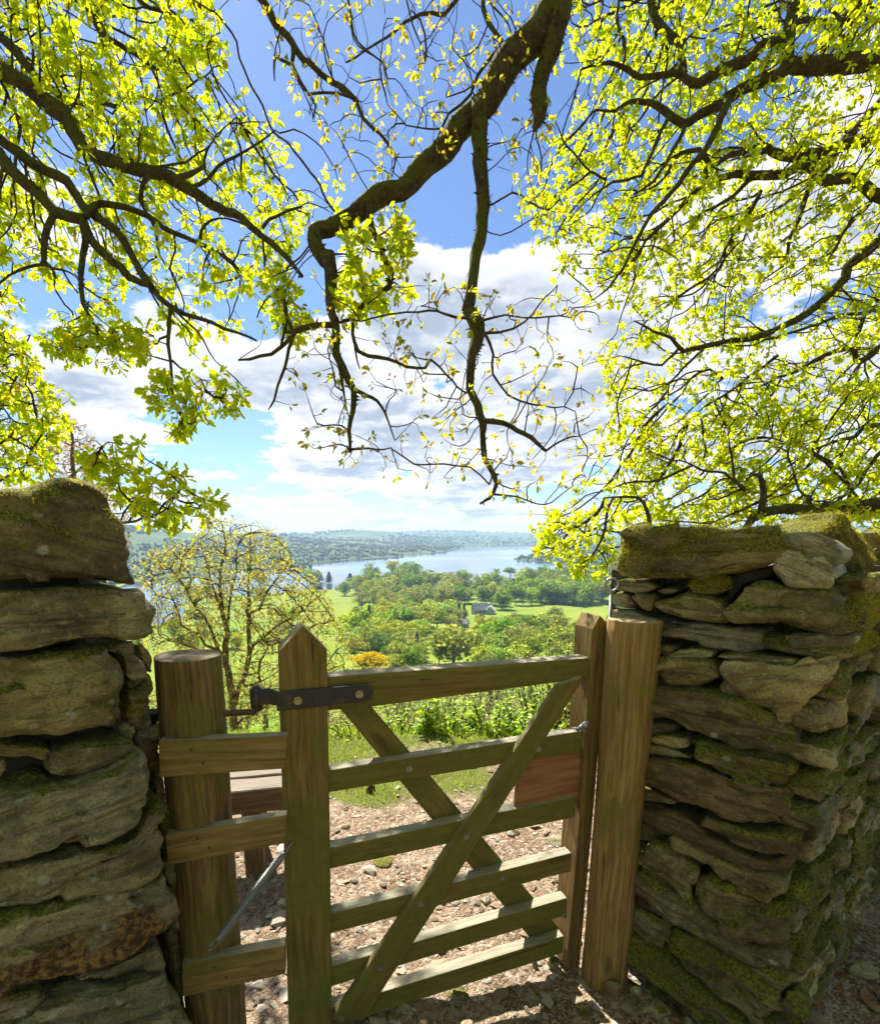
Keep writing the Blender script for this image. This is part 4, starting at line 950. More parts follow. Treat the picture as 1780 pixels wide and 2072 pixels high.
# loose rocks lying about
def rock(px, py, wpx, hpx, mat, label, seed, ypx=None, z=0.0, group=None, sink=.3):
    c = on_plane(px, py, (0, 0, z), Vector((0, 0, 1)))
    zz_ = float(path_z(np.array([c.x]), np.array([c.y]))[0]) + z
    dist_ = c.y; s = wpx * dist_ / FPX / 2; h = hpx * dist_ / FPX / 2
    v, f = ico(3); r2 = np.random.default_rng(seed)
    # random planes cut the ball into an angular stone
    for _ in range(11):
        nrm = r2.normal(size=3); nrm /= np.linalg.norm(nrm); dd_ = r2.uniform(.5, .85)
        k = v @ nrm - dd_; v = v - np.where(k > 0, k, 0)[:, None] * nrm
    v = v * (1 + .07 * fbm(v * 2.5 + seed, seed, 3))[:, None]
    v = v * np.array([s, s * r2.uniform(.6, .95), h]); a = r2.uniform(-.5, .5); ca, sa = math.cos(a), math.sin(a)
    v = v @ np.array([[ca, sa, 0], [-sa, ca, 0], [0, 0, 1]])
    o = link('rock', np_mesh('rock', v, f, True), MATS[mat], None, Matrix.Translation((c.x, c.y, zz_ + h * (1 - 2 * sink))))
    return tag(o, label, 'rock', group)
G_ = 'stones lying on the path'
for i, a in enumerate([(1235, 2020, 44, 60, 'slate_buff', 'yellowish chunk of stone at the foot of the latch post', .2), (1285, 2022, 40, 42, 'slate_grey', 'bluish grey stone half buried beside the latch post', .3),
    (1120, 1960, 40, 34, 'slate_buff', 'pale block of stone under the latch stile', .2), (1082, 1962, 16, 36, 'slate_grey', 'small upright pale stone under the bottom rail near the latch', .2),
    (920, 2015, 72, 30, 'slate_grey', 'long flat grey stone under the bottom rail', .3), (1040, 1700, 26, 18, 'slate_buff', 'buff stone beside the rear brace below the panel board', .3),
    (780, 1752, 60, 16, 'slate_buff', 'low pale flat stone showing between third and fourth rails', .45), (758, 1642, 26, 12, 'slate', 'thin dark edged flat stone in front of the grassy patch', .4),
    (1130, 1862, 76, 50, 'slate_mossy', 'broad mossy boulder behind the latch stile', .3), (750, 1612, 26, 28, 'slate_red', 'brown stone with grass tuft on the path edge', .3),
    (1130, 1715, 70, 18, 'slate_grey', 'pale ledge of stone behind the latch end of the fourth rail', .5), (940, 1905, 40, 16, 'slate_grey', 'grey stone between the two lowest rails', .4),
    (730, 1960, 40, 14, 'slate_buff', 'small light stone near the bottom of the front brace', .4), (1330, 2060, 60, 40, 'slate_grey', 'dark grey stone in shade at the foot of the mossy wall', .3),
    (1740, 1985, 70, 60, 'slate_grey', 'greenish grey slab among dead leaves by the mossy wall', .35), (880, 1660, 30, 14, 'slate', 'grey stone beside the crossing of the braces', .4), (1180, 2062, 40, 16, 'slate', 'small flat stone in the shade by the latch post', .4),
    (700, 1690, 24, 12, 'slate_grey', 'small grey stone next to the hinge stile above third rail', .4), (1010, 1640, 22, 12, 'slate_buff', 'small buff stone under the panel board', .4), (835, 1820, 30, 12, 'slate_grey', 'small stone left of the front brace low down', .4)]):
    rock(*a[:6], 60 + i * 3, sink=a[6])

# dead leaves under the wall on the right
n = 900
xx = rng.uniform(.75, 2.6, n); yy = rng.uniform(.7, 2.6, n)
ok = ((xx - RC.x) * WN.x + (yy - RC.y) * WN.y > .02) | ((yy < 1.6) & (xx < 1.0))
ok &= ~(((xx - RC.x) * RN.x + (yy - RC.y) * RN.y < .0) & ((xx - RC.x) * WN.x + (yy - RC.y) * WN.y < 0))
xx, yy = xx[ok], yy[ok]; n = len(xx)
L_ = rng.uniform(.018, .04, n); RM = rot_any(n)
tmpl = np.array([(-1, 0, 0), (-.4, .35, .12), (.3, .42, .15), (1, 0, .05), (.3, -.42, .15), (-.4, -.35, .12)])
v = tmpl[None] * L_[:, None, None]
flat = np.einsum('nij,nkj->nki', RM, v) * np.array([1, 1, .35]) + np.stack([xx, yy, path_z(xx, yy) + .012], -1)[:, None]
o6 = (np.arange(n) * 6)[:, None]
tag(link('leaf_litter', np_mesh('leaf_litter', flat.reshape(-1, 3), [o6 + np.array([[0, 1, 2, 3]]), o6 + np.array([[0, 3, 4, 5]])], False, np.repeat(rng.uniform(.45, 1.5, (n, 1)) * np.ones((n, 3)), 6, 0)), MATS['litter_leaf']),
    'brown dead leaves lying at the foot of the mossy wall', kind='stuff')
# ------------------------------------------------------------------ trees: traced limbs, twigs grown towards the leaves
def grow_tree(limbs, targets, step, kill, infl, seed, iters=80, gnarl=.28, droop=0.0):
    """limbs: list of (points, radii). Twigs grow from them towards the targets; each target reached ends in a short spur."""
    r2 = random.Random(seed)
    pos, par, lim, rad = [], [], [], []
    for pts, rr in limbs:
        prev = -1
        for i in range(len(pts)):
            pos.append(Vector(pts[i])); par.append(prev); lim.append(True); rad.append(rr[i]); prev = len(pos) - 1
    alive = [Vector(q) for q in targets]
    tries, spurs = {}, []
    for it in range(iters):
        if not alive: break
        kd = kdtree.KDTree(len(pos))
        for i, p_ in enumerate(pos): kd.insert(p_, i)
        kd.balance()
        pull = {}; rest = []
        for a in alive:
            p_, i, dd_ = kd.find(a)
            if dd_ < kill: spurs.append((a, i)); continue
            rest.append(a)
            if dd_ < infl * (1 + it * .12): pull.setdefault(i, []).append((a - p_).normalized())
        alive = rest
        if not pull: continue
        for i, dirs in pull.items():
            k = tries.get(i, 0); tries[i] = k + 1
            v = sum(dirs, Vector())
            if k or v.length < .35 * len(dirs): v = r2.choice(dirs).copy()
            v.normalize()
            v += Vector((r2.gauss(0, gnarl), r2.gauss(0, gnarl), r2.gauss(0, gnarl) - droop))
            if k > 6: continue
            pos.append(pos[i] + v.normalized() * step * r2.uniform(.75, 1.25)); par.append(i); lim.append(False); rad.append(0)
    for a, i in spurs:
        d_ = a - pos[i]
        if d_.length < .3 * kill: a = pos[i] + Vector((r2.gauss(0, 1), r2.gauss(0, 1), r2.gauss(0, 1))).normalized() * kill * .5
        pos.append(a); par.append(i); lim.append(False); rad.append(0)
    return pos, par, lim, rad

def twig_mesh(pos, par, lim, rad, rtip, rmax, sides, power=2.4):
    n = len(pos); ch = [[] for _ in range(n)]
    for i in range(n):
        if not lim[i] and par[i] >= 0: ch[par[i]].append(i)
    acc = [0.0] * n; size = [0] * n
    for i in range(n - 1, -1, -1):
        if lim[i]: continue
        if not ch[i]: acc[i] = rtip ** power; size[i] = 1
        else:
            acc[i] = sum(acc[c] for c in ch[i]) + (rtip * .35) ** power; size[i] = 1 + sum(size[c] for c in ch[i])
    r = [min(a ** (1 / power), rmax) if a else 0 for a in acc]
    V, F4, off = [], [], 0
    for i in range(n):
        if lim[i]: starts = ch[i]
        else:
            starts = sorted(ch[i], key=lambda c: -acc[c])[1:]
        for s_ in starts:
            chain = [i, s_]; 
            while ch[chain[-1]]:
                chain.append(max(ch[chain[-1]], key=lambda c: acc[c]))
            pts = [pos[k] for k in chain]
            rr = [min(r[s_] * 1.15, max(rad[i], r[i]) if (rad[i] or r[i]) else r[s_])] + [r[k] for k in chain[1:]]
            rr[-1] *= .6
            if len(pts) > 2:
                sm_ = [pts[0]] + [(pts[k - 1] + pts[k] * 2 + pts[k + 1]) / 4 for k in range(1, len(pts) - 1)] + [pts[-1]]
            else: sm_ = pts
            v, f, _ = tube_arrays(sm_, rr, sides if rr[0] > rtip * 2.2 else 3 if rr[0] < rtip * 1.3 else 4, 0, 0, False)
            V.append(v); F4.append(f[0] + off); off += len(v)
    return np.concatenate(V), np.concatenate(F4), ch, size

LOBE = [(0, .02), (.22, .16), (.33, .10), (.5, .27), (.62, .16), (.78, .25), (1.0, .0)]
PLAIN = [(0, .03), (.35, .21), (.72, .22), (1, 0)]
BUD = [(0, .05), (.45, .2), (1, 0)]
def leaf_tmpl(prof, fold=.22, curl=.25, side=0.0):
    V, F = [], []
    for x, wv in prof:
        z = -curl * x * x * .5; sy = side * x * x
        V += [(x, wv + sy, z + wv * fold), (x, sy, z), (x, -wv + sy, z + wv * fold * .6)]
    n = len(prof)
    for i in range(n - 1):
        a = i * 3; F += [(a, a + 1, a + 4, a + 3), (a + 1, a + 2, a + 5, a + 4)]
    return np.array(V), np.array(F)
def leaves_mesh(name, org, axis, L, prof, r2, tint, roll=.6, up=.55):
    """one leaf per origin; axis is the leaf's direction"""
    n = len(org); tmp = [leaf_tmpl(prof, *q) for q in ((.2, .2, .05), (.75, .6, -.12), (-.35, .9, .1), (.5, -.3, .15), (1.1, .4, -.05))]
    tf = tmp[0][1]; tv = np.stack([q[0] for q in tmp])[r2.integers(0, len(tmp), n)]
    ax = axis / (np.linalg.norm(axis, axis=1)[:, None] + 1e-9)
    ref = np.array([0, 0, 1.0]) * up + r2.normal(size=(n, 3)) * roll
    z = ref - ax * np.sum(ref * ax, 1)[:, None]; z /= np.linalg.norm(z, axis=1)[:, None] + 1e-9
    y = np.cross(z, ax)
    wd = r2.uniform(.75, 1.25, (n, 1, 1))
    v = org[:, None] + (tv[:, :, 0:1] * ax[:, None] + tv[:, :, 1:2] * wd * y[:, None] + tv[:, :, 2:3] * z[:, None]) * L[:, None, None]
    f = (tf[None] + (np.arange(n) * tv.shape[1])[:, None, None]).reshape(-1, 4)
    return np_mesh(name, v.reshape(-1, 3), f, False, np.repeat(tint, tv.shape[1], 0))
def clusters(pos, par, lim, ch, size, r2, per, maxsize, prob, L0, L1, spread=1.0, fwd=.55, drop=.15):
    O, A, Ln = [], [], []
    for i in range(len(pos)):
        if lim[i] or size[i] > maxsize: continue
        if size[i] > 1 and r2.random() > prob: continue
        dr = np.array((pos[i] - pos[par[i]]).normalized())
        k = r2.integers(per[0], per[1] + 1)
        a = r2.normal(size=(k, 3)); a -= dr * (a @ dr)[:, None] * .6; a /= np.linalg.norm(a, axis=1)[:, None] + 1e-9
        a = a * spread + dr * fwd; a[:, 2] -= drop
        O.append(np.array(pos[i])[None] + a * .006 + r2.normal(size=(k, 3)) * .004); A.append(a); Ln.append(r2.uniform(L0, L1, k) * (.8 + .4 * r2.random()))
    return np.concatenate(O), np.concatenate(A), np.concatenate(Ln)
def tints(n, r2, warm=.15, lo=.72, hi=1.1):
    b = r2.uniform(lo, hi, (n, 1)); c = np.ones((n, 3)) * b
    k = r2.random(n) < warm; c[k] *= np.array([1.12, .82, .9]); g = r2.random(n) < .3; c[g] *= np.array([.72, .92, .9])
    return c
def smooth_line(pts, rr, step, wob=0.0, seed=0):
    """Catmull-Rom through traced points, resampled"""
    p = [Vector(q) for q in pts]; p = [p[0] * 2 - p[1]] + p + [p[-1] * 2 - p[-2]]
    out, ro = [], []
    for i in range(1, len(p) - 2):
        L = (p[i + 1] - p[i]).length; k = max(2, int(L / step))
        for j in range(k):
            u = j / k; a, b, c, d_ = p[i - 1], p[i], p[i + 1], p[i + 2]
            q = .5 * ((2 * b) + (c - a) * u + (2 * a - 5 * b + 4 * c - d_) * u * u + (3 * b - a - 3 * c + d_) * u ** 3)
            q = q.lerp(b.lerp(c, u), .55)                            # keep the kinks of an oak limb
            out.append(q); ro.append(rr[i - 1] + (rr[i] - rr[i - 1]) * u)
    out.append(p[-2]); ro.append(rr[-1])
    if wob:
        a = np.array([q[:] for q in out]); wv = np.stack([fbm(a * 4.5 + 7 * k, seed + k, 4, .6) for k in range(3)], -1)
        out = [q + Vector(wv[i]) * wob for i, q in enumerate(out)]
    return out, ro
def limb(zf, pts, d0, d1, r0, r1=None, root=None, step=.05, k=1.0, wob=.016, seed=0):
    """traced limb: crop coordinates, depth from d0 to d1, radius in crop pixels"""
    n = len(pts); dep = np.linspace(d0, d1, n); k = k * (.74 if zf is ZA else .9 if zf is ZC else .85)
    rs = np.linspace(r0, r1, n) if not isinstance(r0, (list, tuple)) else np.interp(np.linspace(0, 1, n), np.linspace(0, 1, len(r0)), r0)
    p3, rr = [], []
    if root:
        for q in root: p3.append(Vector(q[:3])); rr.append(q[3])
        a_, b_ = P(*zf(*pts[0]), dep[0]), P(*zf(*pts[1]), dep[1])
        p3.append(a_ + (a_ - b_).normalized() * .5); rr.append(rs[0] * k * dep[0] / FPX * 1.05)
    for i, (x, y) in enumerate(pts):
        p3.append(P(*zf(x, y), dep[i])); rr.append(rs[i] * k * dep[i] / FPX)
    return smooth_line(p3, rr, step, wob, seed)
def in_poly(x, y, poly):
    ins = False; n = len(poly)
    for i in range(n):
        x1, y1 = poly[i]; x2, y2 = poly[(i + 1) % n]
        if (y1 > y) != (y2 > y) and x < (x2 - x1) * (y - y1) / (y2 - y1) + x1: ins = not ins
    return ins
def poly_targets(poly, n, d0, d1, seed, clump=1, sig=.07):
    r2 = random.Random(seed); xs = [q[0] for q in poly]; ys = [q[1] for q in poly]; out = []
    while len(out) < n:
        x, y = r2.uniform(min(xs), max(xs)), r2.uniform(min(ys), max(ys))
        if not in_poly(x, y, poly): continue
        c = P(x, y, r2.uniform(d0, d1)); out.append(c)
        for _ in range(r2.randint(0, 2 * (clump - 1))): out.append(c + Vector((r2.gauss(0, sig), r2.gauss(0, sig), r2.gauss(0, sig * .7))))
    return out
def limbs_mesh(limbs, sides=10, lump=.09, seed=0, minr=0.0):
    V, F, off = [], [], 0; C = []
    for i, (p_, r_) in enumerate(limbs):
        sd = sides if max(r_) > .02 else 7
        v, f, _ = tube_arrays(p_, r_, sd, lump, seed + i, True)
        V.append(v); F += [(x + off) for x in f]; off += len(v)
    q4 = [x for x in F if x.shape[1] == 4]; oth = [x for x in F if x.shape[1] != 4]
    return np.concatenate(V), [np.concatenate(q4)] + oth
def build_tree(name, limbs, targets, label, cat, loc, step, kill, infl, seed, leafkw, prof, leafmat, bark, twigbark, rtip, rmax=.02, group=None, gnarl=.28, droop=0.0, trunk=None, warm=.07, tint=(.74, 1.08), up=.55):
    r2 = np.random.default_rng(seed)
    e = empty(name, loc); tag(e, label, cat, group)
    if trunk:
        tube('trunk', trunk[0], trunk[1], bark, e, 18, .12, seed)
    v, f = limbs_mesh(limbs, 12, .10, seed)
    o = link('limb', np_mesh('limb', v, f, True), MATS[bark], e)
    pos, par, lim, rad = grow_tree(limbs, targets, step, kill, infl, seed, gnarl=gnarl, droop=droop)
    v, f, ch, size = twig_mesh(pos, par, lim, rad, rtip, rmax, 6)
    tw = link('twigs', np_mesh('twigs', v, f, True), MATS[twigbark], e); tw['kind'] = 'stuff'
    O, A, Ln = clusters(pos, par, lim, ch, size, r2, **leafkw)
    cr = link('crown', leaves_mesh('crown', O, A, Ln, prof, r2, tints(len(O), r2, warm, *tint), up=up), MATS[leafmat], e); cr['kind'] = 'stuff'
    if bark == 'bark_moss':
        vs, ns, B = np.concatenate([np.array([q[:] for q in p_]) for p_, r_ in limbs if max(r_) > .012]), None, []
        rs_ = np.concatenate([np.array(r_) for p_, r_ in limbs if max(r_) > .012]); nb = 9000
        k = r2.choice(len(vs), nb, p=rs_ / rs_.sum()); dr = r2.normal(size=(nb, 3)); dr[:, 2] = dr[:, 2] + .2; dr /= np.linalg.norm(dr, axis=1)[:, None]
        keep = fbm(vs[k] * 3.3, 19, 3) > -.25; k, dr = k[keep], dr[keep]; nb = len(k)
        nx_ = vs[np.minimum(k + 1, len(vs) - 1)] - vs[k]; nx_[np.linalg.norm(nx_, axis=1) > .2] = 0
        base = vs[k] + nx_ * r2.random((nb, 1)); tg_ = nx_ / (np.linalg.norm(nx_, axis=1)[:, None] + 1e-9); dr = dr - tg_ * np.sum(dr * tg_, 1)[:, None]; dr /= np.linalg.norm(dr, axis=1)[:, None] + 1e-9
        base = base + dr * rs_[k][:, None] * .93; h = r2.uniform(.006, .018, nb) * (1 if name != 'x' else 1); sd = np.cross(dr, r2.normal(size=(nb, 3))); sd /= np.linalg.norm(sd, axis=1)[:, None] + 1e-9
        tip = base + (dr + r2.normal(size=(nb, 3)) * .4) * h[:, None]
        fz = link('moss', np_mesh('moss', np.stack([base - sd * h[:, None] * .35, base + sd * h[:, None] * .35, tip], 1).reshape(-1, 3), np.arange(nb * 3).reshape(-1, 3), False, np.repeat(tints(nb, r2, .2, .3, .9), 3, 0)), MATS['bark_fuzz'], e); fz['kind'] = 'stuff'
    print(name, 'twig nodes', len(pos), 'leaves', len(O))
    return e, (pos, par, lim, ch, size)

K_ = 1200 / 1780.0 * 1780 / 3519
ZA = zoom(0, 0, 1200); ZB = lambda x, y: ZA(x, y + 1000 * 1780 / 1200.0)
kA = 1200 / 3519.0                                                   # crop px -> 1780 px
# ---- oak on the left
T1 = (-5.6, 4.6)
Lt = [
 limb(ZA, [(-60,390),(130,490),(260,610),(420,740),(500,880),(600,950),(800,1000),(1000,1060),(1150,1150),(1300,1230),(1450,1310),(1560,1400),(1700,1550),(1790,1650)], 3.5, 3.0, [52,55,58,55,45,45,42,40,36,32,28,22,18,12], root=[(T1[0], T1[1], 4.6, .2)], k=kA),
 limb(ZA, [(-60,780),(100,900),(230,1010),(380,1070),(450,1170),(540,1260),(680,1350),(740,1440),(790,1560),(840,1640),(900,1703),(1000,1813),(1100,1863),(1250,1913),(1400,1963),(1520,2015)], 3.3, 2.9, [34,34,32,32,30,30,28,26,24,24,22,20,16,13,10,6], root=[(T1[0], T1[1], 4.0, .13)], k=kA),
 limb(ZA, [(-60,870),(100,1060),(230,1160),(330,1260),(480,1290),(520,1390),(600,1490),(700,1580),(760,1640),(850,1680),(900,1703)], 3.2, 3.0, [42,42,38,38,34,30,30,28,26,22,18], root=[(T1[0], T1[1], 3.7, .16)], k=kA),
 limb(ZA, [(310,1270),(285,1310),(258,1400),(260,1500),(262,1570)], 3.1, 3.05, [24,24,22,20,18], k=kA),
 limb(ZA, [(262,1570),(180,1590),(60,1640),(-60,1740)], 3.05, 3.0, 12, 7, k=kA), limb(ZA, [(262,1570),(380,1590),(460,1620)], 3.05, 3.1, 10, 5, k=kA),
 limb(ZA, [(485,1300),(495,1400),(490,1500),(480,1640),(490,1800),(510,1850),(560,1930),(590,2040)], 3.1, 2.95, [24,24,22,18,16,13,10,6], k=kA),
 limb(ZA, [(500,1280),(540,1230),(600,1200),(750,1220),(880,1280),(960,1360),(1080,1420),(1200,1460),(1270,1500)], 3.1, 3.4, [22,24,22,22,20,18,16,14,9], k=kA),
 limb(ZA, [(-40,190),(100,310),(200,430),(310,530),(420,600),(600,620),(640,610),(750,650),(800,660)], 3.9, 3.6, [32,32,28,26,20,16,14,11,6], root=[(T1[0], T1[1], 5.2, .14)], k=kA),
 limb(ZA, [(400,-60),(530,50),(590,170),(700,250),(850,340),(930,390),(1000,370),(1140,300),(1200,230)], 3.9, 3.7, [24,20,18,16,13,11,9,7,4], root=[(-2.4, 4.3, 6.8, .1)], k=kA),
 limb(ZA, [(780,-60),(900,50),(1000,80),(1080,130),(1200,110)], 3.6, 3.6, 15, 5, k=kA),
 limb(ZA, [(950,610),(1050,540),(1150,480),(1220,440),(1270,380)], 3.6, 3.6, 9, 4, k=kA), limb(ZA, [(940,1005),(1100,970),(1250,840),(1400,700)], 3.1, 3.4, 9, 4, k=kA),
 limb(ZA, [(1150,1110),(1230,1060),(1350,950),(1450,890),(1560,840),(1640,790)], 3.1, 3.2, 14, 5, k=kA), limb(ZA, [(1050,1080),(1120,1030),(1200,985)], 3.1, 2.95, 24, 12, k=kA),
 limb(ZA, [(1010,1830),(1005,1950),(1000,2040),(1020,2220),(1025,2330),(1040,2420)], 2.95, 2.9, [16,15,13,10,8,4], k=kA), limb(ZA, [(1020,2120),(1100,2200),(1190,2260)], 2.93, 2.9, 9, 5, k=kA),
 limb(ZA, [(830,1180),(850,1090),(900,1060)], 3.3, 3.1, 16, 16, k=kA), limb(ZA, [(1560,1340),(1600,1290),(1700,1240),(1790,1220)], 3.05, 3.1, 13, 8, k=kA),
 limb(ZA, [(1180,1440),(1190,1370),(1250,1300),(1330,1290)], 3.3, 3.3, 13, 6, k=kA), limb(ZA, [(0,480),(60,620),(120,740),(200,800),(190,900)], 3.6, 3.5, 11, 5, k=kA),
 limb(ZA, [(200,420),(210,300),(170,180),(60,150)], 3.8, 3.8, 10, 5, k=kA), limb(ZA, [(1020,1820),(1150,1950),(1260,2120)], 2.95, 2.9, 11, 4, k=kA)]
LP = [(-40, -90), (440, -90), (455, 40), (425, 110), (440, 165), (520, 195), (600, 230), (600, 268), (555, 300), (650, 345), (695, 380), (690, 420), (610, 455), (590, 520), (545, 570), (540, 640), (500, 700), (430, 720), (330, 690), (210, 740), (130, 690), (120, 640), (190, 620), (150, 570), (60, 560), (30, 640), (-40, 640)]
tg = poly_targets(LP, 800, 3.15, 4.0, 1, 3, .06) + poly_targets([(-40, -90), (430, -90), (440, 100), (300, 330), (180, 330), (60, 160), (-40, 130)], 330, 3.5, 4.4, 2, 3, .07) \
   + poly_targets([(285, 795), (310, 745), (350, 760), (430, 765), (500, 785), (495, 820), (390, 865), (368, 900), (330, 840)], 85, 2.75, 2.95, 3) \
   + poly_targets([(80, 680), (180, 645), (300, 665), (310, 720), (240, 720), (130, 740)], 80, 2.85, 3.05, 4) \
   + poly_targets([(-40, 130), (440, 130), (560, 330), (560, 560), (330, 600), (-40, 560)], 260, 3.2, 4.0, 6, 3, .06) \
   + poly_targets([(-900, -800), (420, -800), (440, -60), (-900, -60)], 60, 2.6, 4.6, 5)
oakL, _ = build_tree('oak_tree', Lt, tg, 'oak with mossy limbs reaching in from the left, fresh yellow-green leaves', 'tree', (T1[0], T1[1], -.5), .065, .085, .5, 21,
    dict(per=(7, 11), maxsize=1, prob=.5, L0=.024, L1=.052, spread=1.0, fwd=.5, drop=.25), LOBE, 'oak_leaf', 'bark_moss', 'bark_twig', .0022, .016,
    trunk=([(T1[0], T1[1], -1.0), (T1[0] + .1, T1[1], 1.0), (T1[0], T1[1] - .1, 3.0), (T1[0] + .05, T1[1] - .05, 5.3), (T1[0] + .4, T1[1], 7.5)], [.5, .38, .34, .26, .12]))

# ---- mossy bough hanging over the middle
ZC = zoom(1000, 0, 1300); ZD = lambda x, y: ZC(x, y + 1000 * 1780 / 1300.0); kC = 1300 / 3519.0
DD_ = 1000 * 1780 / 1300.0
def D(l): return [(x, y + DD_) for x, y in l]
T2 = (3.4, -1.0)
Cn = [
 limb(ZC, [(1690,-40),(1640,60),(1570,200),(1440,290),(1370,400),(1290,560),(1180,660),(1060,800),(920,930),(820,1060),(690,1085),(560,1190),(430,1230),(372,1265),(368,1330),(415,1420)] + D([(432,20),(440,200),(442,330),(458,480),(470,570),(540,700),(570,760),(575,870),(560,980),(550,1110)]), 3.0, 2.5,
      [80,80,78,72,68,64,60,58,54,50,54,46,42,42,38,38,38,32,26,24,22,20,18,15,12,8], root=[(T2[0], T2[1], 4.4, .2), (2.5, 1.2, 6.0, .17), (1.5, 2.6, 6.0, .15)], k=kC),
 limb(ZC, [(1260,560),(1272,660),(1275,750),(1265,900),(1270,1060),(1250,1250),(1232,1400)] + D([(1225,100),(1205,250),(1195,320),(1238,400),(1235,490),(1205,580),(1200,760),(1230,860),(1255,950),(1255,1020),(1275,1150),(1330,1250),(1345,1290),(1310,1370),(1268,1400)]), 2.85, 2.35,
      [40,42,40,38,36,33,31,28,30,36,44,38,26,22,23,22,16,16,15,13,11,6], k=kC),
 limb(ZC, [(1690,20),(1660,180),(1640,300),(1605,430),(1590,560),(1580,640),(1552,712)], 2.95, 2.8, [60,52,44,38,48,34,10], k=kC),
 limb(ZC, D([(1262,945),(1390,955),(1480,1010),(1550,1040),(1625,1105)]), 2.4, 2.35, [16,16,14,14,9], k=kC),
 limb(ZC, [(650,1130),(648,1250),(720,1380)] + D([(710,20),(770,110),(760,190),(660,260),(570,355),(500,392),(450,400)]), 2.75, 2.7, [18,16,15,15,16,16,16,13,9,6], k=kC),
 limb(ZC, D([(572,355),(575,460),(600,560),(650,592),(760,602),(860,640),(950,650),(990,612),(1060,680),(1120,750),(1180,790)]), 2.7, 2.45, [10,10,11,11,10,9,8,7,6,6,5], k=kC),
 limb(ZC, D([(440,408),(330,422),(230,445),(180,442)]), 2.68, 2.7, [18,17,16,6], k=kC), limb(ZC, D([(235,450),(210,480),(120,560),(0,602),(-60,602)]), 2.7, 2.8, [12,11,10,8,5], k=kC),
 limb(ZC, D([(225,465),(205,540),(190,640),(150,810),(112,862)]), 2.7, 2.65, [10,10,9,6,3], k=kC), limb(ZC, D([(215,430),(200,340),(205,250),(180,218),(100,290),(50,380)]), 2.7, 2.75, [11,8,7,6,5,4], k=kC),
 limb(ZC, D([(1180,365),(1060,355),(970,330),(850,355),(680,370),(500,390)]), 2.5, 2.65, [9,7,6,5,5,4], k=kC), limb(ZC, D([(1260,375),(1380,350),(1550,365),(1700,370),(1790,385)]), 2.5, 2.6, [8,5,5,4,3], k=kC),
 limb(ZC, D([(1270,455),(1420,430),(1530,340),(1620,250),(1690,195)]), 2.5, 2.6, [8,6,5,4,3], k=kC), limb(ZC, D([(1270,450),(1325,560),(1330,680),(1400,790),(1470,840),(1600,850),(1790,872)]), 2.5, 2.6, [9,7,7,6,6,5,3], k=kC),
 limb(ZC, D([(560,745),(640,785),(690,815),(740,890),(790,1035)]), 2.58, 2.5, [12,11,9,7,3], k=kC), limb(ZC, D([(552,1092),(620,1088),(700,1092),(770,1070)]), 2.5, 2.5, [9,6,6,4], k=kC),
 limb(ZC, D([(1330,1350),(1450,1355),(1560,1385),(1650,1370),(1780,1280)]), 2.36, 2.4, [7,5,4,4,3], k=kC), limb(ZC, D([(770,1075),(900,1160),(1000,1165),(1200,1210),(1315,1300)]), 2.5, 2.36, 5, 5, k=kC),
 limb(ZC, [(30,-60),(130,120),(230,240),(290,320),(400,410),(510,490),(580,560),(620,660),(740,780),(790,850),(772,960)], 3.3, 3.0, [20,18,16,15,14,13,12,9,8,6,3], root=[(-1.6, 3.4, 6.2, .05)], k=kC),
 limb(ZC, [(1280,-40),(1310,110),(1370,240),(1290,360),(1200,530),(1090,640),(1040,700),(940,860)], 3.1, 2.9, [12,12,10,9,8,7,6,4], k=kC), limb(ZC, [(1150,-30),(1080,80),(1000,80),(860,130),(760,210),(640,280),(530,350)], 3.2, 3.2, [10,10,9,7,6,5,4], k=kC),
 limb(ZC, [(540,-40),(600,230),(740,350),(770,440)], 3.2, 3.1, 6, 3, k=kC), limb(ZC, [(850,-30),(910,200),(950,370)], 3.2, 3.1, 5, 3, k=kC), limb(ZC, [(240,255),(222,345),(170,320),(130,322),(130,450)], 3.2, 3.15, [12,10,7,5,3], k=kC),
 limb(ZC, [(225,345),(320,530),(350,600),(335,675)], 3.2, 3.1, [10,8,6,3], k=kC), limb(ZC, [(325,525),(470,520),(560,545)], 3.15, 3.05, 7, 6, k=kC), limb(ZC, [(1290,-40),(1380,60),(1430,190)], 3.1, 3.0, 6, 3, k=kC),
 limb(ZC, D([(480,600),(510,700),(535,830)]), 2.6, 2.55, [12,10,4], k=kC), limb(ZC, D([(580,480),(590,600),(600,650)]), 2.7, 2.7, 7, 3, k=kC), limb(ZC, [(1050,690),(950,705),(850,690),(750,580)], 2.9, 2.9, 5, 2.5, k=kC)]
CP1 = [(520, -40), (1130, -40), (1080, 120), (1020, 250), (960, 200), (900, 330), (760, 380), (700, 350), (620, 250), (560, 130)]
tg = poly_targets(CP1, 240, 2.7, 3.3, 11) + poly_targets([(600, 560), (900, 560), (1240, 600), (1200, 760), (1230, 950), (1120, 1010), (960, 1010), (800, 960), (600, 910), (580, 780)], 260, 2.2, 2.8, 12) + poly_targets([(1010, 250), (1120, 200), (1130, 480), (1050, 420)], 40, 2.6, 3.0, 13)
oakC, keepC = build_tree('oak_tree', Cn, tg, 'oak bough thick with moss, bending down the middle with sparse opening buds', 'tree', (T2[0], T2[1], 0), .05, .07, .55, 33,
    dict(per=(3, 5), maxsize=1, prob=.3, L0=.016, L1=.034, spread=.75, fwd=.8, drop=.3), PLAIN, 'oak_bud', 'bark_moss', 'bark_twig', .0017, .010, gnarl=.34, warm=.35,
    trunk=([(T2[0], T2[1], -.6), (T2[0], T2[1], 1.5), (T2[0] - .1, T2[1] + .1, 3.2), (T2[0], T2[1], 4.6), (T2[0] + .2, T2[1] - .2, 7)], [.5, .4, .34, .28, .15]))
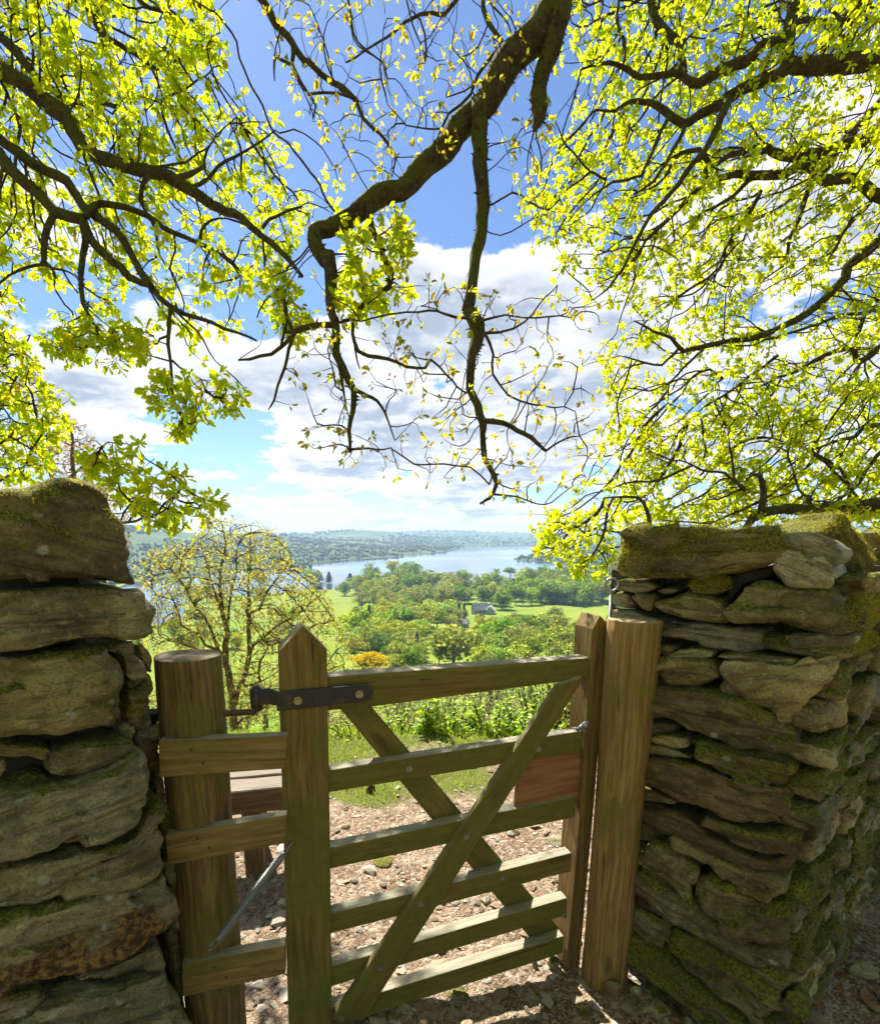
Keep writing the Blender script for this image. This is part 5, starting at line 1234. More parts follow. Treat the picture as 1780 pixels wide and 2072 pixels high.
# the rest of that tree's crown, above and behind the viewer: it keeps the gateway in shade
r2 = np.random.default_rng(70); n = 9000
org = np.stack([r2.uniform(-6, 6.5, n), r2.uniform(-6.5, .4, n), r2.uniform(4.6, 7.5, n) - .02 * r2.normal(size=n)], -1)
org[:, 2] += .25 * np.maximum(0, org[:, 1] + 1.5)
ov = link('crown', leaves_mesh('crown', org, r2.normal(size=(n, 3)), r2.uniform(.14, .26, n), PLAIN, r2, tints(n, r2, .12)), MATS['oak_leaf'], oakC); ov['kind'] = 'stuff'
# fuller leafy patch on that bough
r2 = np.random.default_rng(71)
fill = poly_targets([(690, 440), (745, 425), (800, 425), (832, 480), (815, 560), (830, 600), (770, 640), (700, 640), (660, 600), (700, 520)], 130, 2.6, 2.9, 14) + poly_targets([(440, 60), (500, -40), (300, -60), (380, 60)], 10, 3.2, 3.6, 15) + poly_targets([(560, 520), (640, 640), (600, 690), (520, 660)], 60, 2.7, 3.0, 16)
pos, par, lim, rad = grow_tree(Cn[4:8] + Cn[:1], fill, .05, .06, .6, 8)
v, f, ch, size = twig_mesh(pos, par, lim, rad, .0018, .008, 5)
tw = link('twigs', np_mesh('twigs', v, f, True), MATS['bark_twig'], oakC); tw['kind'] = 'stuff'
O, A, Ln = clusters(pos, par, lim, ch, size, r2, per=(6, 9), maxsize=1, prob=.6, L0=.024, L1=.05, drop=.25)
cr = link('crown', leaves_mesh('crown', O, A, Ln, LOBE, r2, tints(len(O), r2, .15)), MATS['oak_leaf'], oakC); cr['kind'] = 'stuff'

# ---- oak on the right
ZE = zoom(2200, 0, 1319); kE = 1319 / 3519.0; GE = 1000 * 1780 / 1319.0
def G(l): return [(x, y + GE) for x, y in l]
T3 = (6.6, 6.4)
def rt(z, r): return [(T3[0], T3[1], z, r)]
Rt = [
 limb(ZE, [(1860,330),(1650,345),(1480,350),(1290,365),(1230,405),(1100,450),(960,530),(860,590),(720,670),(620,610),(540,560),(430,560),(350,600),(250,590)], 5.0, 4.6, [45,44,42,38,32,30,26,24,20,18,14,11,8,5], root=rt(5.0, .26), k=kE),
 limb(ZE, [(1270,360),(1270,300),(1280,200),(1300,50),(1310,-60)], 4.9, 5.2, [34,32,32,30,28], k=kE),
 limb(ZE, [(1250,270),(1190,230),(1120,270),(1060,340),(920,380),(800,450),(740,430),(660,380),(480,410),(390,340),(300,320),(170,360)], 4.9, 4.6, [22,24,26,28,28,22,20,16,14,12,10,5], k=kE),
 limb(ZE, [(700,440),(705,360),(710,280),(690,220),(600,150),(550,60),(540,-60)], 4.8, 5.2, [4,14,20,22,22,20,18], k=kE),
 limb(ZE, [(955,550),(900,690),(830,820),(740,930),(640,1060),(520,1190),(440,1330),(370,1484),(300,1560),(230,1620)], 4.7, 4.4, [20,18,16,15,13,11,9,7,5,3], k=kE),
 limb(ZE, [(1860,700),(1700,750),(1600,780),(1480,830),(1350,850),(1260,850),(1170,800),(1110,800),(980,850),(870,900)], 5.3, 4.9, [32,30,30,28,25,22,18,16,14,10], root=rt(4.4, .2), k=kE),
 limb(ZE, [(1860,1070),(1740,1050),(1680,990),(1600,950),(1490,980),(1430,930),(1360,890),(1270,950),(1110,950),(1000,940),(870,970),(760,1060),(620,1190),(520,1290),(430,1420)], 5.2, 4.8, [32,30,28,26,28,28,24,20,22,18,14,12,10,8,5], root=rt(3.9, .2), k=kE),
 limb(ZE, [(1860,480),(1700,640),(1600,740),(1530,860),(1450,940)], 5.6, 5.2, [20,20,22,22,20], root=rt(5.6, .16), k=kE),
 limb(ZE, [(720,680),(660,820),(560,980),(440,1060)], 4.65, 4.5, [12,10,8,4], k=kE), limb(ZE, [(640,640),(560,800),(480,960),(330,990),(200,1080)], 4.6, 4.4, [11,10,8,7,4], k=kE),
 limb(ZE, [(860,900),(840,860),(790,810),(700,830),(620,960)], 4.8, 4.7, [14,14,14,10,6], k=kE), limb(ZE, [(850,960),(840,900),(860,900)], 4.9, 4.9, 12, 12, k=kE),
 limb(ZE, [(1400,1000),(1350,1150),(1290,1300),(1270,1420)], 5.1, 5.0, [16,12,9,6], k=kE), limb(ZE, [(1140,1030),(1040,1190),(960,1320),(870,1484)], 5.1, 4.9, [12,10,8,4], k=kE), limb(ZE, [(1080,970),(1000,1050),(880,1130),(820,1140)], 5.0, 4.9, [13,11,8,4], k=kE),
 limb(ZE, [(1740,1080),(1620,1200),(1540,1330),(1480,1420)], 5.2, 5.1, [12,10,8,4], k=kE),
 limb(ZE, [(1860,1200),(1700,1370),(1600,1450)] + G([(1590,140),(1500,240),(1390,340),(1250,420),(1160,450),(1000,490),(850,520),(720,540),(650,480),(560,440),(450,380)]), 5.0, 4.6, [26,26,26,24,22,20,18,16,14,14,12,9,7,4], root=rt(3.4, .18), k=kE),
 limb(ZE, G([(1860,270),(1710,340),(1600,350),(1400,420),(1250,460),(1100,520)]), 5.3, 5.0, [10,10,9,8,7,4], k=kE), limb(ZE, G([(1700,340),(1660,450),(1640,530)]), 5.3, 5.3, 12, 12, k=kE),
 limb(ZE, G([(1860,470),(1720,570),(1660,590),(1630,530),(1480,570),(1300,660),(1200,700)]), 5.4, 5.1, [20,20,18,14,12,8,4], root=rt(2.9, .12), k=kE),
 limb(ZE, G([(1230,570),(1080,680),(900,800),(770,890)]), 5.0, 4.8, [10,9,7,4], k=kE), limb(ZE, G([(830,540),(720,640),(650,720),(640,830)]), 4.8, 4.7, [8,7,5,3], k=kE),
 limb(ZE, G([(930,690),(860,640),(780,680),(720,760)]), 4.9, 4.8, [8,7,6,3], k=kE), limb(ZE, G([(690,530),(600,620),(480,600),(380,570)]), 4.7, 4.6, [9,7,5,3], k=kE),
 limb(ZE, G([(1900,1340),(1700,1390),(1550,1400),(1400,1400),(1200,1410),(1100,1445),(1040,1500)]), 4.6, 4.2, [50,46,38,32,30,26,16], root=rt(1.4, .3), k=kE),
 limb(ZE, G([(1130,1420),(1145,1310),(1130,1215),(1090,1200),(1050,1230)]), 4.25, 4.2, [22,18,14,9,5], k=kE), limb(ZE, G([(1375,1395),(1385,1350),(1400,1330)]), 4.4, 4.4, [24,24,20], k=kE),
 limb(ZE, G([(1140,1310),(1050,1310),(990,1230),(985,1130),(975,1000)]), 4.3, 4.3, [9,8,8,7,4], k=kE), limb(ZE, G([(1060,1300),(940,1200),(820,1180),(700,1140)]), 4.3, 4.3, [8,8,7,4], k=kE),
 limb(ZE, G([(1600,1380),(1620,1290),(1560,1180),(1400,1080),(1200,1020)]), 4.6, 4.8, [12,10,9,7,4], k=kE), limb(ZE, G([(1860,1050),(1750,1130),(1650,1270),(1540,1370)]), 4.9, 4.6, [14,12,10,6], k=kE), limb(ZE, G([(1680,1360),(1500,1170),(1360,1060)]), 4.7, 4.9, [10,8,4], k=kE),
 limb(ZE, G([(1400,1340),(1330,1290),(1300,1150),(1280,1050)]), 4.5, 4.7, [8,7,6,3], k=kE), limb(ZE, G([(1860,930),(1700,960),(1640,1000),(1400,1080)]), 5.2, 5.0, [16,14,12,6], k=kE),
 limb(ZE, G([(1180,1330),(1000,1420),(860,1480)]), 4.25, 4.2, [8,7,4], k=kE), limb(ZE, G([(560,1560),(530,1440),(470,1340),(300,1340)]), 4.2, 4.1, [16,12,9,5], root=[(2.0, 4.4, -1.5, .07), (1.75, 4.3, 0.6, .06)], k=kE),
 limb(ZE, [(30,650),(80,780),(180,900),(300,960)], 4.4, 4.6, [3,5,6,7], k=kE), limb(ZE, [(380,-40),(360,120),(400,230),(400,320)], 4.8, 4.6, [8,8,7,6], k=kE), limb(ZE, [(1500,60),(1570,150),(1610,290)], 5.2, 5.0, 8, 8, k=kE), limb(ZE, [(1700,30),(1640,110),(1330,130),(1290,190)], 5.5, 5.2, 14, 12, k=kE)]
RP = [(1150, -80), (1840, -80), (1840, 1060), (1250, 1060), (1140, 1130), (1080, 1120), (1085, 1060), (1160, 980), (1215, 920), (1235, 820), (1205, 740), (1260, 660), (1250, 570), (1150, 545), (1085, 450), (1040, 415), (1100, 370), (1115, 300), (1150, 240), (1185, 160), (1130, 90)]
tg = poly_targets(RP, 4500, 4.6, 6.1, 21, 4, .10) + poly_targets([(1080, 1060), (1240, 1020), (1250, 1150), (1235, 1200), (1150, 1150), (1080, 1130)], 110, 3.9, 4.3, 22) + poly_targets([(1250, 850), (1840, 750), (1840, 1090), (1230, 1070)], 700, 4.3, 5.2, 23, 4, .09) \
   + poly_targets([(1120, -900), (2400, -900), (2600, 900), (1840, 1000), (1840, -60), (1120, -60)], 350, 4.0, 6.5, 24)
oakR, _ = build_tree('oak_tree', Rt, tg, 'spreading oak over the mossy wall, dense sunlit yellow-green leaves on many boughs', 'tree', (T3[0], T3[1], -1.5), .085, .10, .7, 44,
    dict(per=(8, 11), maxsize=1, prob=.65, L0=.026, L1=.053, spread=1.0, fwd=.5, drop=.15), PLAIN, 'oak_leaf', 'bark_moss', 'bark_twig', .0024, .018, warm=.08,
    trunk=([(T3[0], T3[1], -2.2), (T3[0], T3[1], 0), (T3[0] + .1, T3[1], 2.0), (T3[0], T3[1] + .1, 4.2), (T3[0], T3[1], 6.5)], [.65, .5, .42, .36, .2]))

# ---- small tree behind the left wall
T4 = (-3.2, 3.2)
Bt = [limb(ZA, [(-60,2600),(20,2400),(100,2200),(180,2000)], 3.2, 3.2, 12, 5, root=[(T4[0], T4[1], .6, .05)], k=kA), limb(ZA, [(-60,2700),(100,2560),(220,2480)], 3.2, 3.1, 10, 4, root=[(T4[0], T4[1], .9, .04)], k=kA),
      limb(ZA, [(380,2860),(500,2750),(580,2685),(640,2635)], 2.6, 2.5, [10,9,7,4], root=[(-2.6, 3.0, .8, .03)], k=kA), limb(ZA, [(640,3120),(760,3100),(850,3085),(1000,3040),(1090,2900)], 2.5, 2.4, [11,10,9,7,4], root=[(-2.6, 3.0, .9, .035)], k=kA),
      limb(ZA, [(-60,2900),(60,2800),(150,2760)], 3.1, 3.0, 10, 4, root=[(T4[0], T4[1], .8, .04)], k=kA)]
tg = poly_targets([(-40, 650), (30, 670), (70, 730), (95, 780), (145, 810), (135, 880), (100, 950), (60, 975), (-40, 975)], 300, 2.8, 3.6, 31) + poly_targets([(215, 905), (240, 880), (290, 900), (285, 930), (370, 955), (390, 990), (455, 1010), (440, 1045), (330, 1075), (255, 1050), (230, 1000), (180, 960), (160, 930)], 130, 2.35, 2.65, 32)
build_tree('young_oak_tree', Bt, tg, 'young oak behind the tall layered wall, leafy sprays beside its top stone', 'tree', (T4[0], T4[1], 0), .055, .065, .6, 55,
    dict(per=(5, 7), maxsize=1, prob=.6, L0=.028, L1=.055, drop=.2), LOBE, 'oak_leaf', 'bark', 'bark_twig', .0018, .008, trunk=([(T4[0], T4[1], -.6), (T4[0], T4[1], 1.0), (T4[0] + .1, T4[1], 2.4)], [.09, .07, .03]))
# ------------------------------------------------------------------ budding tree and thicket below the bank
Zb = zoom(500, 2000, 1000); kb = 1000 / 3519.0
bx = P(*Zb(775, 1600), 8.5); bz = gz(bx.x, bx.y)
stems = [
 limb(Zb, [(780,1560),(760,1300),(720,1100),(700,900),(690,700),(690,500),(700,300),(690,150)], 8.5, 8.5, [34,30,26,22,16,12,8,4], root=[(bx.x, bx.y, bz - .2, .2)], k=kb, wob=.05, step=.15),
 limb(Zb, [(775,1450),(850,1270),(880,1050),(880,800),(880,600),(900,400),(880,200)], 8.5, 8.9, [22,22,20,15,11,7,3], k=kb, wob=.05, step=.15),
 limb(Zb, [(740,1180),(670,1060),(600,900),(500,700),(380,550),(250,430)], 8.5, 8.1, [16,15,13,10,7,3], k=kb, wob=.05, step=.15), limb(Zb, [(680,1080),(590,1050),(540,960),(430,880),(340,720),(200,640)], 8.5, 8.0, [14,13,11,9,7,3], k=kb, wob=.05, step=.15),
 limb(Zb, [(885,900),(950,760),(1050,600),(1130,480),(1170,380)], 8.7, 8.8, [13,11,8,6,3], k=kb, wob=.05, step=.15), limb(Zb, [(880,1100),(1000,950),(1150,850),(1300,760),(1420,640)], 8.6, 8.3, [13,11,8,6,3], k=kb, wob=.05, step=.15),
 limb(Zb, [(830,1330),(960,1300),(965,1150),(1100,1000),(1300,930),(1500,850)], 8.5, 8.1, [12,12,10,8,6,3], k=kb, wob=.05, step=.15), limb(Zb, [(700,900),(760,700),(790,500),(800,330)], 8.5, 8.3, [11,9,6,3], k=kb, wob=.05, step=.15),
 limb(Zb, [(690,780),(600,560),(560,400),(540,300)], 8.5, 8.7, [10,8,5,3], k=kb, wob=.05, step=.15), limb(Zb, [(950,1500),(1150,1350),(1350,1250),(1550,1180)], 8.4, 8.0, [12,9,7,3], root=[(bx.x + .3, bx.y, bz, .1)], k=kb, wob=.05, step=.15),
 limb(Zb, [(600,1100),(400,1020),(250,960)], 8.4, 8.1, [9,7,3], k=kb, wob=.05, step=.15)]
r2_keep = random.Random(3)
BP_ = [Zb(x, y) for x, y in ((60,470),(250,340),(480,270),(600,120),(800,160),(1000,170),(1150,300),(1215,480),(1350,560),(1450,660),(1520,880),(1620,1050),(1580,1200),(1440,1280),(1100,1380),(960,1600),(720,1600),(640,1300),(480,1120),(130,1080),(130,900),(190,700),(90,560))]
tg = [q for q in poly_targets(BP_, 3500, 7.5, 9.4, 61) if q.z > .1 or r2_keep.random() < .55]
build_tree('budding_tree', stems, tg, 'many-stemmed tree with golden opening buds between hinge post and gate stile', 'tree', (bx.x, bx.y, bz), .15, .15, 1.2, 66,
    dict(per=(3, 5), maxsize=1, prob=.7, L0=.035, L1=.065, spread=1.1, fwd=.6, drop=0), BUD, 'bud_gold', 'bark_grey', 'bark_twig', .0024, .008, gnarl=.10, droop=-.22, warm=.2, tint=(.6, 1.2))
# orange-brown budding tree far behind the left wall
ob = P(150, 960, 14.0); obz = gz(ob.x, ob.y)
st_ = [smooth_line([Vector((ob.x, ob.y, obz - .3)), Vector((ob.x + .1, ob.y, 0)), Vector((ob.x, ob.y, 1.8)), P(145, 870, 14)], [.16, .13, .08, .03], .3, .05),
       smooth_line([Vector((ob.x + .05, ob.y, .4)), P(190, 960, 14), P(205, 905, 14)], [.06, .04, .015], .3, .05), smooth_line([Vector((ob.x + .05, ob.y, .6)), P(100, 940, 14), P(95, 890, 14)], [.06, .04, .015], .3, .05)]
tg = poly_targets([(85, 900), (130, 835), (165, 850), (195, 900), (225, 940), (230, 1000), (300, 1010), (262, 1100), (150, 1000), (90, 970)], 300, 13.2, 14.8, 62)
build_tree('budding_tree', st_, tg, 'small tree with orange-brown buds showing just above the tall layered wall', 'tree', (ob.x, ob.y, obz), .24, .22, 1.5, 67,
    dict(per=(4, 7), maxsize=1, prob=.7, L0=.05, L1=.09, spread=1.1, drop=0), BUD, 'bud_orange', 'bark_grey', 'bark_grey', .006, .03)

def proto_tree(name, h, rad, n, seed, leafmat, bark, L0, L1, rtip, base=.18, per=(4, 7), prof=BUD, step=None, stemn=3, warm=.15):
    """a small tree standing at the origin: trunk, limbs, twigs, crown"""
    r2 = random.Random(seed); q = np.random.default_rng(seed)
    step = step or h * .045
    lm = []
    for s_ in range(stemn):
        a = r2.uniform(0, 6.28); k = 0 if s_ == 0 else rad * .55
        lm.append(smooth_line([Vector((0, 0, -.3 if s_ == 0 else h * r2.uniform(.12, .3))), Vector((k * .4 * math.cos(a) + r2.gauss(0, .02) * h, k * .4 * math.sin(a), h * .45)), Vector((k * math.cos(a), k * math.sin(a), h * r2.uniform(.75, .95)))],
                  [h * (.022 if s_ == 0 else .012), h * .011, h * .004], step, h * .012, seed + s_))
    tg = []
    while len(tg) < n:
        p = Vector((r2.uniform(-1, 1), r2.uniform(-1, 1), r2.uniform(-1, 1)))
        if p.length > 1: continue
        lob = 1 + .25 * math.sin(3 * math.atan2(p.y, p.x) + seed)
        tg.append(Vector((p.x * rad * lob, p.y * rad * lob, h * (base + (1 - base) * (p.z * .5 + .5)))))
    e, _ = build_tree(name, lm, tg, None, None, (0, 0, 0), step, step * 1.05, h * .4, seed, dict(per=per, maxsize=1, prob=.7, L0=L0, L1=L1, spread=1.1, fwd=.5, drop=0), prof, leafmat, bark, bark, rtip, h * .02, warm=warm)
    return e
def put(proto, first, loc, rz, sc, label, cat, group=None):
    o = proto if first else copy_tree(proto)
    o.location = loc; o.rotation_euler = (0, 0, rz); o.scale = (sc[0], sc[0], sc[1]) if isinstance(sc, tuple) else (sc, sc, sc)
    tag(o, label, cat, group)
    return o
protos = [proto_tree('thicket_tree', 4.0, 1.25, 330, 81, 'thicket_leaf', 'bark_grey', .06, .11, .006), proto_tree('thicket_tree', 4.0, 1.1, 300, 82, 'thicket_leaf', 'bark_grey', .06, .11, .006, base=.3, stemn=2), proto_tree('thicket_tree', 4.0, 1.5, 380, 83, 'thicket_leaf', 'bark_grey', .06, .11, .006, base=.05, stemn=4)]
TW = ((330, ', by the layered wall'), (430, ', left of the budding tree'), (560, ', right of the budding tree'), (700, ', at the hinge stile'), (790, ', below the strap end'), (880, ', behind the sapling'), (960, ', at mid rail'), (1040, ', left of front brace'), (1110, ', behind the front brace'), (9999, ', at the latch stile'))
used = [True] * 3; r3 = random.Random(4); cnt = 0
for d_, hh, xs, lab in ((13.5, 2.5, range(690, 1180, 75), 'slender budding tree just below the grassy bank'), (20, 4.3, range(640, 1200, 70), 'olive budding tree in the thicket seen under the top rail'), (31, 6.3, range(260, 1230, 80), 'yellow-green tree on the slope behind the top rail'),
                        (46, 7.6, range(280, 1230, 85), 'yellowish tree low on the slope behind the top rail'), (14, 3.0, range(255, 460, 70), 'golden bushy tree behind the hinge post')):
    for x in xs:
        px = x + r3.uniform(-22, 22); dp = d_ * r3.uniform(.9, 1.12); c = P(px, 1300, dp); k = r3.randrange(3)
        sc_ = hh * r3.uniform(.82, 1.05) / 4.0
        put(protos[k], used[k], (c.x, c.y, gz(c.x, c.y)), r3.uniform(0, 6.28), (sc_ * r3.uniform(1.0, 1.3), sc_), lab + next(b for a, b in TW if px < a), 'tree', 'thicket trees below the bank'); used[k] = False; cnt += 1

# leafy plants along the edge of the bank
def leafy_plant(name, n_st, h, seed, mat, label, loc, L=(.06, .11), cat='plant', group=None, spread=.5, prof=PLAIN):
    r2 = np.random.default_rng(seed); e = empty(name, loc); tag(e, label, cat, group)
    V, F, off = [], [], 0; O, A, Ln = [], [], []
    for s_ in range(n_st):
        a = r2.uniform(0, 6.28); rr = spread * math.sqrt(r2.random()); hh = h * r2.uniform(.55, 1.1)
        b = np.array([math.cos(a) * rr * .5, math.sin(a) * rr * .5, -.05]); tpt = np.array([math.cos(a) * rr, math.sin(a) * rr, hh]) + r2.normal(size=3) * .04
        pts = [b + (tpt - b) * u + np.array([0, 0, .06 * math.sin(u * 3.1)]) for u in np.linspace(0, 1, 6)]
        v, f, _ = tube_arrays(pts, np.linspace(.006, .002, 6), 4, 0, 0, False); V.append(v); F.append(f[0] + off); off += len(v)
        for u in np.linspace(.2, 1, 7):
            p = b + (tpt - b) * u
            for k in range(4):
                a2 = r2.uniform(0, 6.28); O.append(p); A.append([math.cos(a2), math.sin(a2), r2.uniform(.0, .7)]); Ln.append(r2.uniform(*L) * (1.15 - .4 * u))
    M_ = Matrix.Translation(loc)
    link('stem', np_mesh('stem', np.concatenate(V), np.concatenate(F), True), MATS['shrub_leaf'], e, M_)['kind'] = 'stuff'
    O, A, Ln = np.array(O), np.array(A), np.array(Ln)
    link('foliage', leaves_mesh('foliage', O, A, Ln, prof, r2, tints(len(O), r2, .1), up=.8, roll=.35), MATS[mat], e, M_)['kind'] = 'stuff'
    return e
for i, (px, py, dp, ns, h, L, mat, lab, sp) in enumerate([
    (862, 1500, 4.0, 4, .30, (.06, .12), 'shrub_leaf', 'upright leafy sapling with broad pale leaves on the bank edge', .09), (905, 1505, 4.05, 22, .20, (.03, .065), 'shrub_leaf', 'low bright green plants right of the upright sapling', .24),
    (1000, 1505, 4.05, 26, .22, (.03, .065), 'shrub_leaf', 'bright green leafy clump in the middle of the bank edge', .26), (1075, 1505, 4.0, 26, .25, (.03, .065), 'shrub_leaf', 'leafy green clump beside the front brace on the bank', .26),
    (820, 1510, 4.1, 16, .17, (.03, .05), 'shrub_leaf', 'low green plants left of the upright sapling', .24), (725, 1505, 4.0, 12, .13, (.025, .05), 'shrub_leaf', 'small green plants beside the hinge stile on the bank', .26),
    (1040, 1440, 4.7, 24, .34, (.035, .07), 'shrub_pale', 'pale green bush behind the clump by the front brace', .4), (1125, 1490, 4.9, 46, .95, (.04, .075), 'shrub_pale', 'tall pale green bush behind the latch end of the gate', .5),
    (1155, 1500, 4.2, 34, .42, (.03, .06), 'bud_gold', 'yellow-leaved bush right behind the latch stile', .2), (950, 1500, 4.5, 18, .22, (.03, .06), 'shrub_pale', 'pale fern-like plants behind the bank edge in the middle', .4)]):
    c = P(px, py, dp); leafy_plant('leafy_plant', ns, h, 300 + i, mat, lab, (c.x, c.y, float(path_z(np.array([c.x]), np.array([c.y]))[0]) - .02), L, spread=sp)
# ------------------------------------------------------------------ valley: trees, houses, far woods
def diamond_cloud(c, nrm, size, r2):
    n = len(c)
    z = nrm + r2.normal(size=(n, 3)) * .3; z /= np.linalg.norm(z, axis=1)[:, None]
    x = np.cross(z, r2.normal(size=(n, 3))); x /= np.linalg.norm(x, axis=1)[:, None]; y = np.cross(z, x)
    s = (size * r2.uniform(.6, 1.4, n))[:, None]
    v = np.stack([c - x * s, c - y * s * .7, c + x * s, c + y * s * .7], 1).reshape(-1, 3)
    return v, np.arange(n * 4).reshape(-1, 4)
def valley_proto(name, kind, seed, mat, n=1500):
    r2 = np.random.default_rng(seed); e = empty(name)
    if kind == 'pine':
        h = r2.random(n) ** .8 * .9 + .08; lay = np.floor(h * 13) / 13.0; fr = (h - lay) * 13
        R_ = (.2 * (1 - lay) + .012) * (1.05 - .55 * fr); a = r2.uniform(0, 6.28, n); k = np.sqrt(r2.random(n)) * (1 + .22 * np.sin(a * 5 + lay * 40))
        c = np.stack([np.cos(a) * R_ * k, np.sin(a) * R_ * k, h], -1); nr = np.stack([np.cos(a), np.sin(a), .7 + 0 * a], -1)
        v, f = diamond_cloud(c, nr, .02, r2); lim = [([(0, 0, -.03), (0, 0, .5), (0, 0, .97)], [.016, .01, .002])]
    else:
        nl = 24; L_ = []
        for k in range(nl):
            while True:
                p = r2.uniform(-1, 1, 3)
                if np.linalg.norm(p) < 1: break
            L_.append((p[0] * .3, p[1] * .3, .54 + p[2] * .36 if kind == 'round' else .54 + p[2] * .36, r2.uniform(.12, .2) * (1.0 if kind == 'round' else .85)))
        L_ = np.array(L_); w_ = L_[:, 3] ** 2; k = r2.choice(nl, n, p=w_ / w_.sum())
        dr = r2.normal(size=(n, 3)); dr[:, 2] += .35; dr /= np.linalg.norm(dr, axis=1)[:, None]
        rr = L_[k, 3] * (r2.random(n) ** (.22 if kind == 'round' else .5))
        c = L_[k, :3] + dr * rr[:, None] * np.array([1.1, 1.1, .85])
        v, f = diamond_cloud(c, dr, .028 if kind == 'round' else .023, r2)
        lim = [([(0, 0, -.03), (.01, 0, .25), (-.01, .01, .5), (0, 0, .8)], [.026, .02, .014, .004])]
        for k in range(7):
            q = L_[k]; lim.append(([(0, 0, .25 + .02 * k), (q[0] * .5, q[1] * .5, (q[2] + .3) / 2), tuple(q[:3])], [.011, .008, .003]))
    tint = np.repeat(tints(n, r2, .03, .6, 1.2), 4, 0)
    lv, lf = limbs_mesh([([Vector(x) for x in p_], r_) for p_, r_ in lim], 6, 0, seed)
    link('trunk', np_mesh('trunk', lv, lf, True), MATS['bark_grey'], e)
    link('crown', np_mesh('crown', v, f, False, tint), MATS[mat], e)['kind'] = 'stuff'
    return e
VP = {}
def vproto(t_):
    if t_ not in VP:
        spec = {'green': ('round', 'crown_green', 2), 'lime': ('round', 'crown_lime', 2), 'olive': ('open', 'crown_olive', 3), 'pine': ('pine', 'crown_pine', 2), 'gold': ('round', 'crown_gold', 1), 'copper': ('round', 'crown_copper', 1)}[t_]
        VP[t_] = [[valley_proto('valley_tree' if t_ != 'pine' else 'conifer_tree', spec[0], 500 + len(VP) * 10 + i, MATS[spec[1]].name, 2200 if t_ != 'gold' else 2600), True] for i in range(spec[2])]
    return VP[t_]
r3 = random.Random(12)
WHERE = {'trees of the near woodland': ((330, 'nearest the hinge stile'), (470, 'above the golden tree'), (600, 'between golden tree and thin dark conifer'), (720, 'hugging the broad fresh green tree'), (960, 'beyond the broad fresh green tree'), (1100, 'below the copper-red tree'), (1230, 'below the sloping field'), (1380, 'halfway to the latch stile'), (9999, 'nearest the latch stile')),
         'trees of the lakeside belt': ((200, 'left of the bright field'), (330, 'at the top of the bright field'), (430, 'behind the spreading bare-branched tree'), (520, 'behind the small pointed conifer'), (610, 'at its middle'), (700, 'above the wide yellowish-olive tree'), (800, 'left of the farm'), (9999, 'nearest the farm')),
         'trees of the belt above the sloping field': ((1080, 'right behind the farm'), (1180, 'beside the large domed tree'), (1280, 'at its near end'), (1390, 'at its middle'), (1500, 'at its far end'), (9999, 'beside the ring rod')),
         'trees on the low ground seen through the budding tree': ((-600, 'nearest the tall layered wall'), (-300, 'left of its trunk'), (-60, 'at its trunk'), (9999, 'by the gate stile'))}
def vtree(x, y, h, wd, t_, label, group=None, zf=Z9, k=1300 / 3519.0):
    if group in WHERE:
        label = ('tall ' if h > 118 else 'low ' if h < 90 else '') + label.replace(' just above the top rail', '') + ', ' + next(b for a, b in WHERE[group] if x < a)
    px, py = zf(x, y); c = ground_hit(px, py); dist_ = math.hypot(c.x, c.y)
    hm = h * k * dist_ / FPX * 1.0; wm = wd * k * dist_ / FPX
    pr = r3.choice(vproto(t_)); o = put(pr[0], pr[1], (c.x, c.y, c.z - .02 * hm), r3.uniform(0, 6.28), (wm / (.74 if t_ != 'pine' else .32), hm * 1.03), label, 'tree', group); pr[1] = False
    return o
one = [
 (840,835,245,300,'lime','broad fresh green tree rising above the middle of the top rail'), (760,840,200,110,'green','darker green tree at the near side of the broad fresh green tree'), (385,862,105,250,'gold','rounded golden tree low behind the top rail near the hinge stile'),
 (480,805,78,80,'green','small round vivid green tree above the golden tree'), (380,655,150,62,'pine','tall dark conifer at the edge of the bright green field'), (475,592,64,36,'pine','small dark pointed conifer standing on the shaded grass strip'),
 (868,612,118,48,'pine','dark narrow conifer with a twin, left of the farm buildings'), (897,606,108,40,'pine','second dark narrow conifer, nearer the farm buildings'), (640,815,165,66,'pine','thin dark conifer left of the broad fresh green tree'),
 (1066,628,46,54,'copper','small copper-red tree below the farm buildings'), (985,664,54,62,'green','small round dark green tree below the farm buildings'), (1105,532,118,130,'green','large domed green tree right behind the farm buildings'),
 (1180,606,60,115,'olive','thin grey nearly bare tree standing in the sloping field'), (1340,645,68,70,'lime','rounded lime tree at the bottom of the sloping field'), (1420,645,56,90,'lime','pale tree next to the rounded lime tree'),
 (620,645,135,185,'olive','wide yellowish-olive tree in the middle of the valley'), (655,645,66,84,'green','green tree tucked under the wide yellowish-olive tree'), (800,598,98,120,'green','dense dark green tree left of the narrow conifers'),
 (340,532,105,115,'olive','spreading bare-branched tree standing out in the bright field'), (245,458,80,80,'green','round green tree at the top corner of the bright field'), (275,402,48,60,'pine','dark tree on the shore above the bright field'),
 (930,388,40,46,'olive','lone tree at the tip of the lakeside meadow'), (966,398,58,40,'olive','slim tree beside the lone tree on the meadow tip'), (1030,402,78,72,'olive','bushy tree on the lakeside meadow'), (1072,368,48,52,'olive','small round tree at the back of the lakeside meadow'),
 (1150,359,48,78,'green','dark wide tree on the crest of the lakeside meadow')]
for a in one: vtree(*a)
belt = 'trees of the lakeside belt'; gA = 'trees of the near woodland'; gB = 'trees of the belt above the sloping field'; gC = 'trees on the low ground seen through the budding tree'
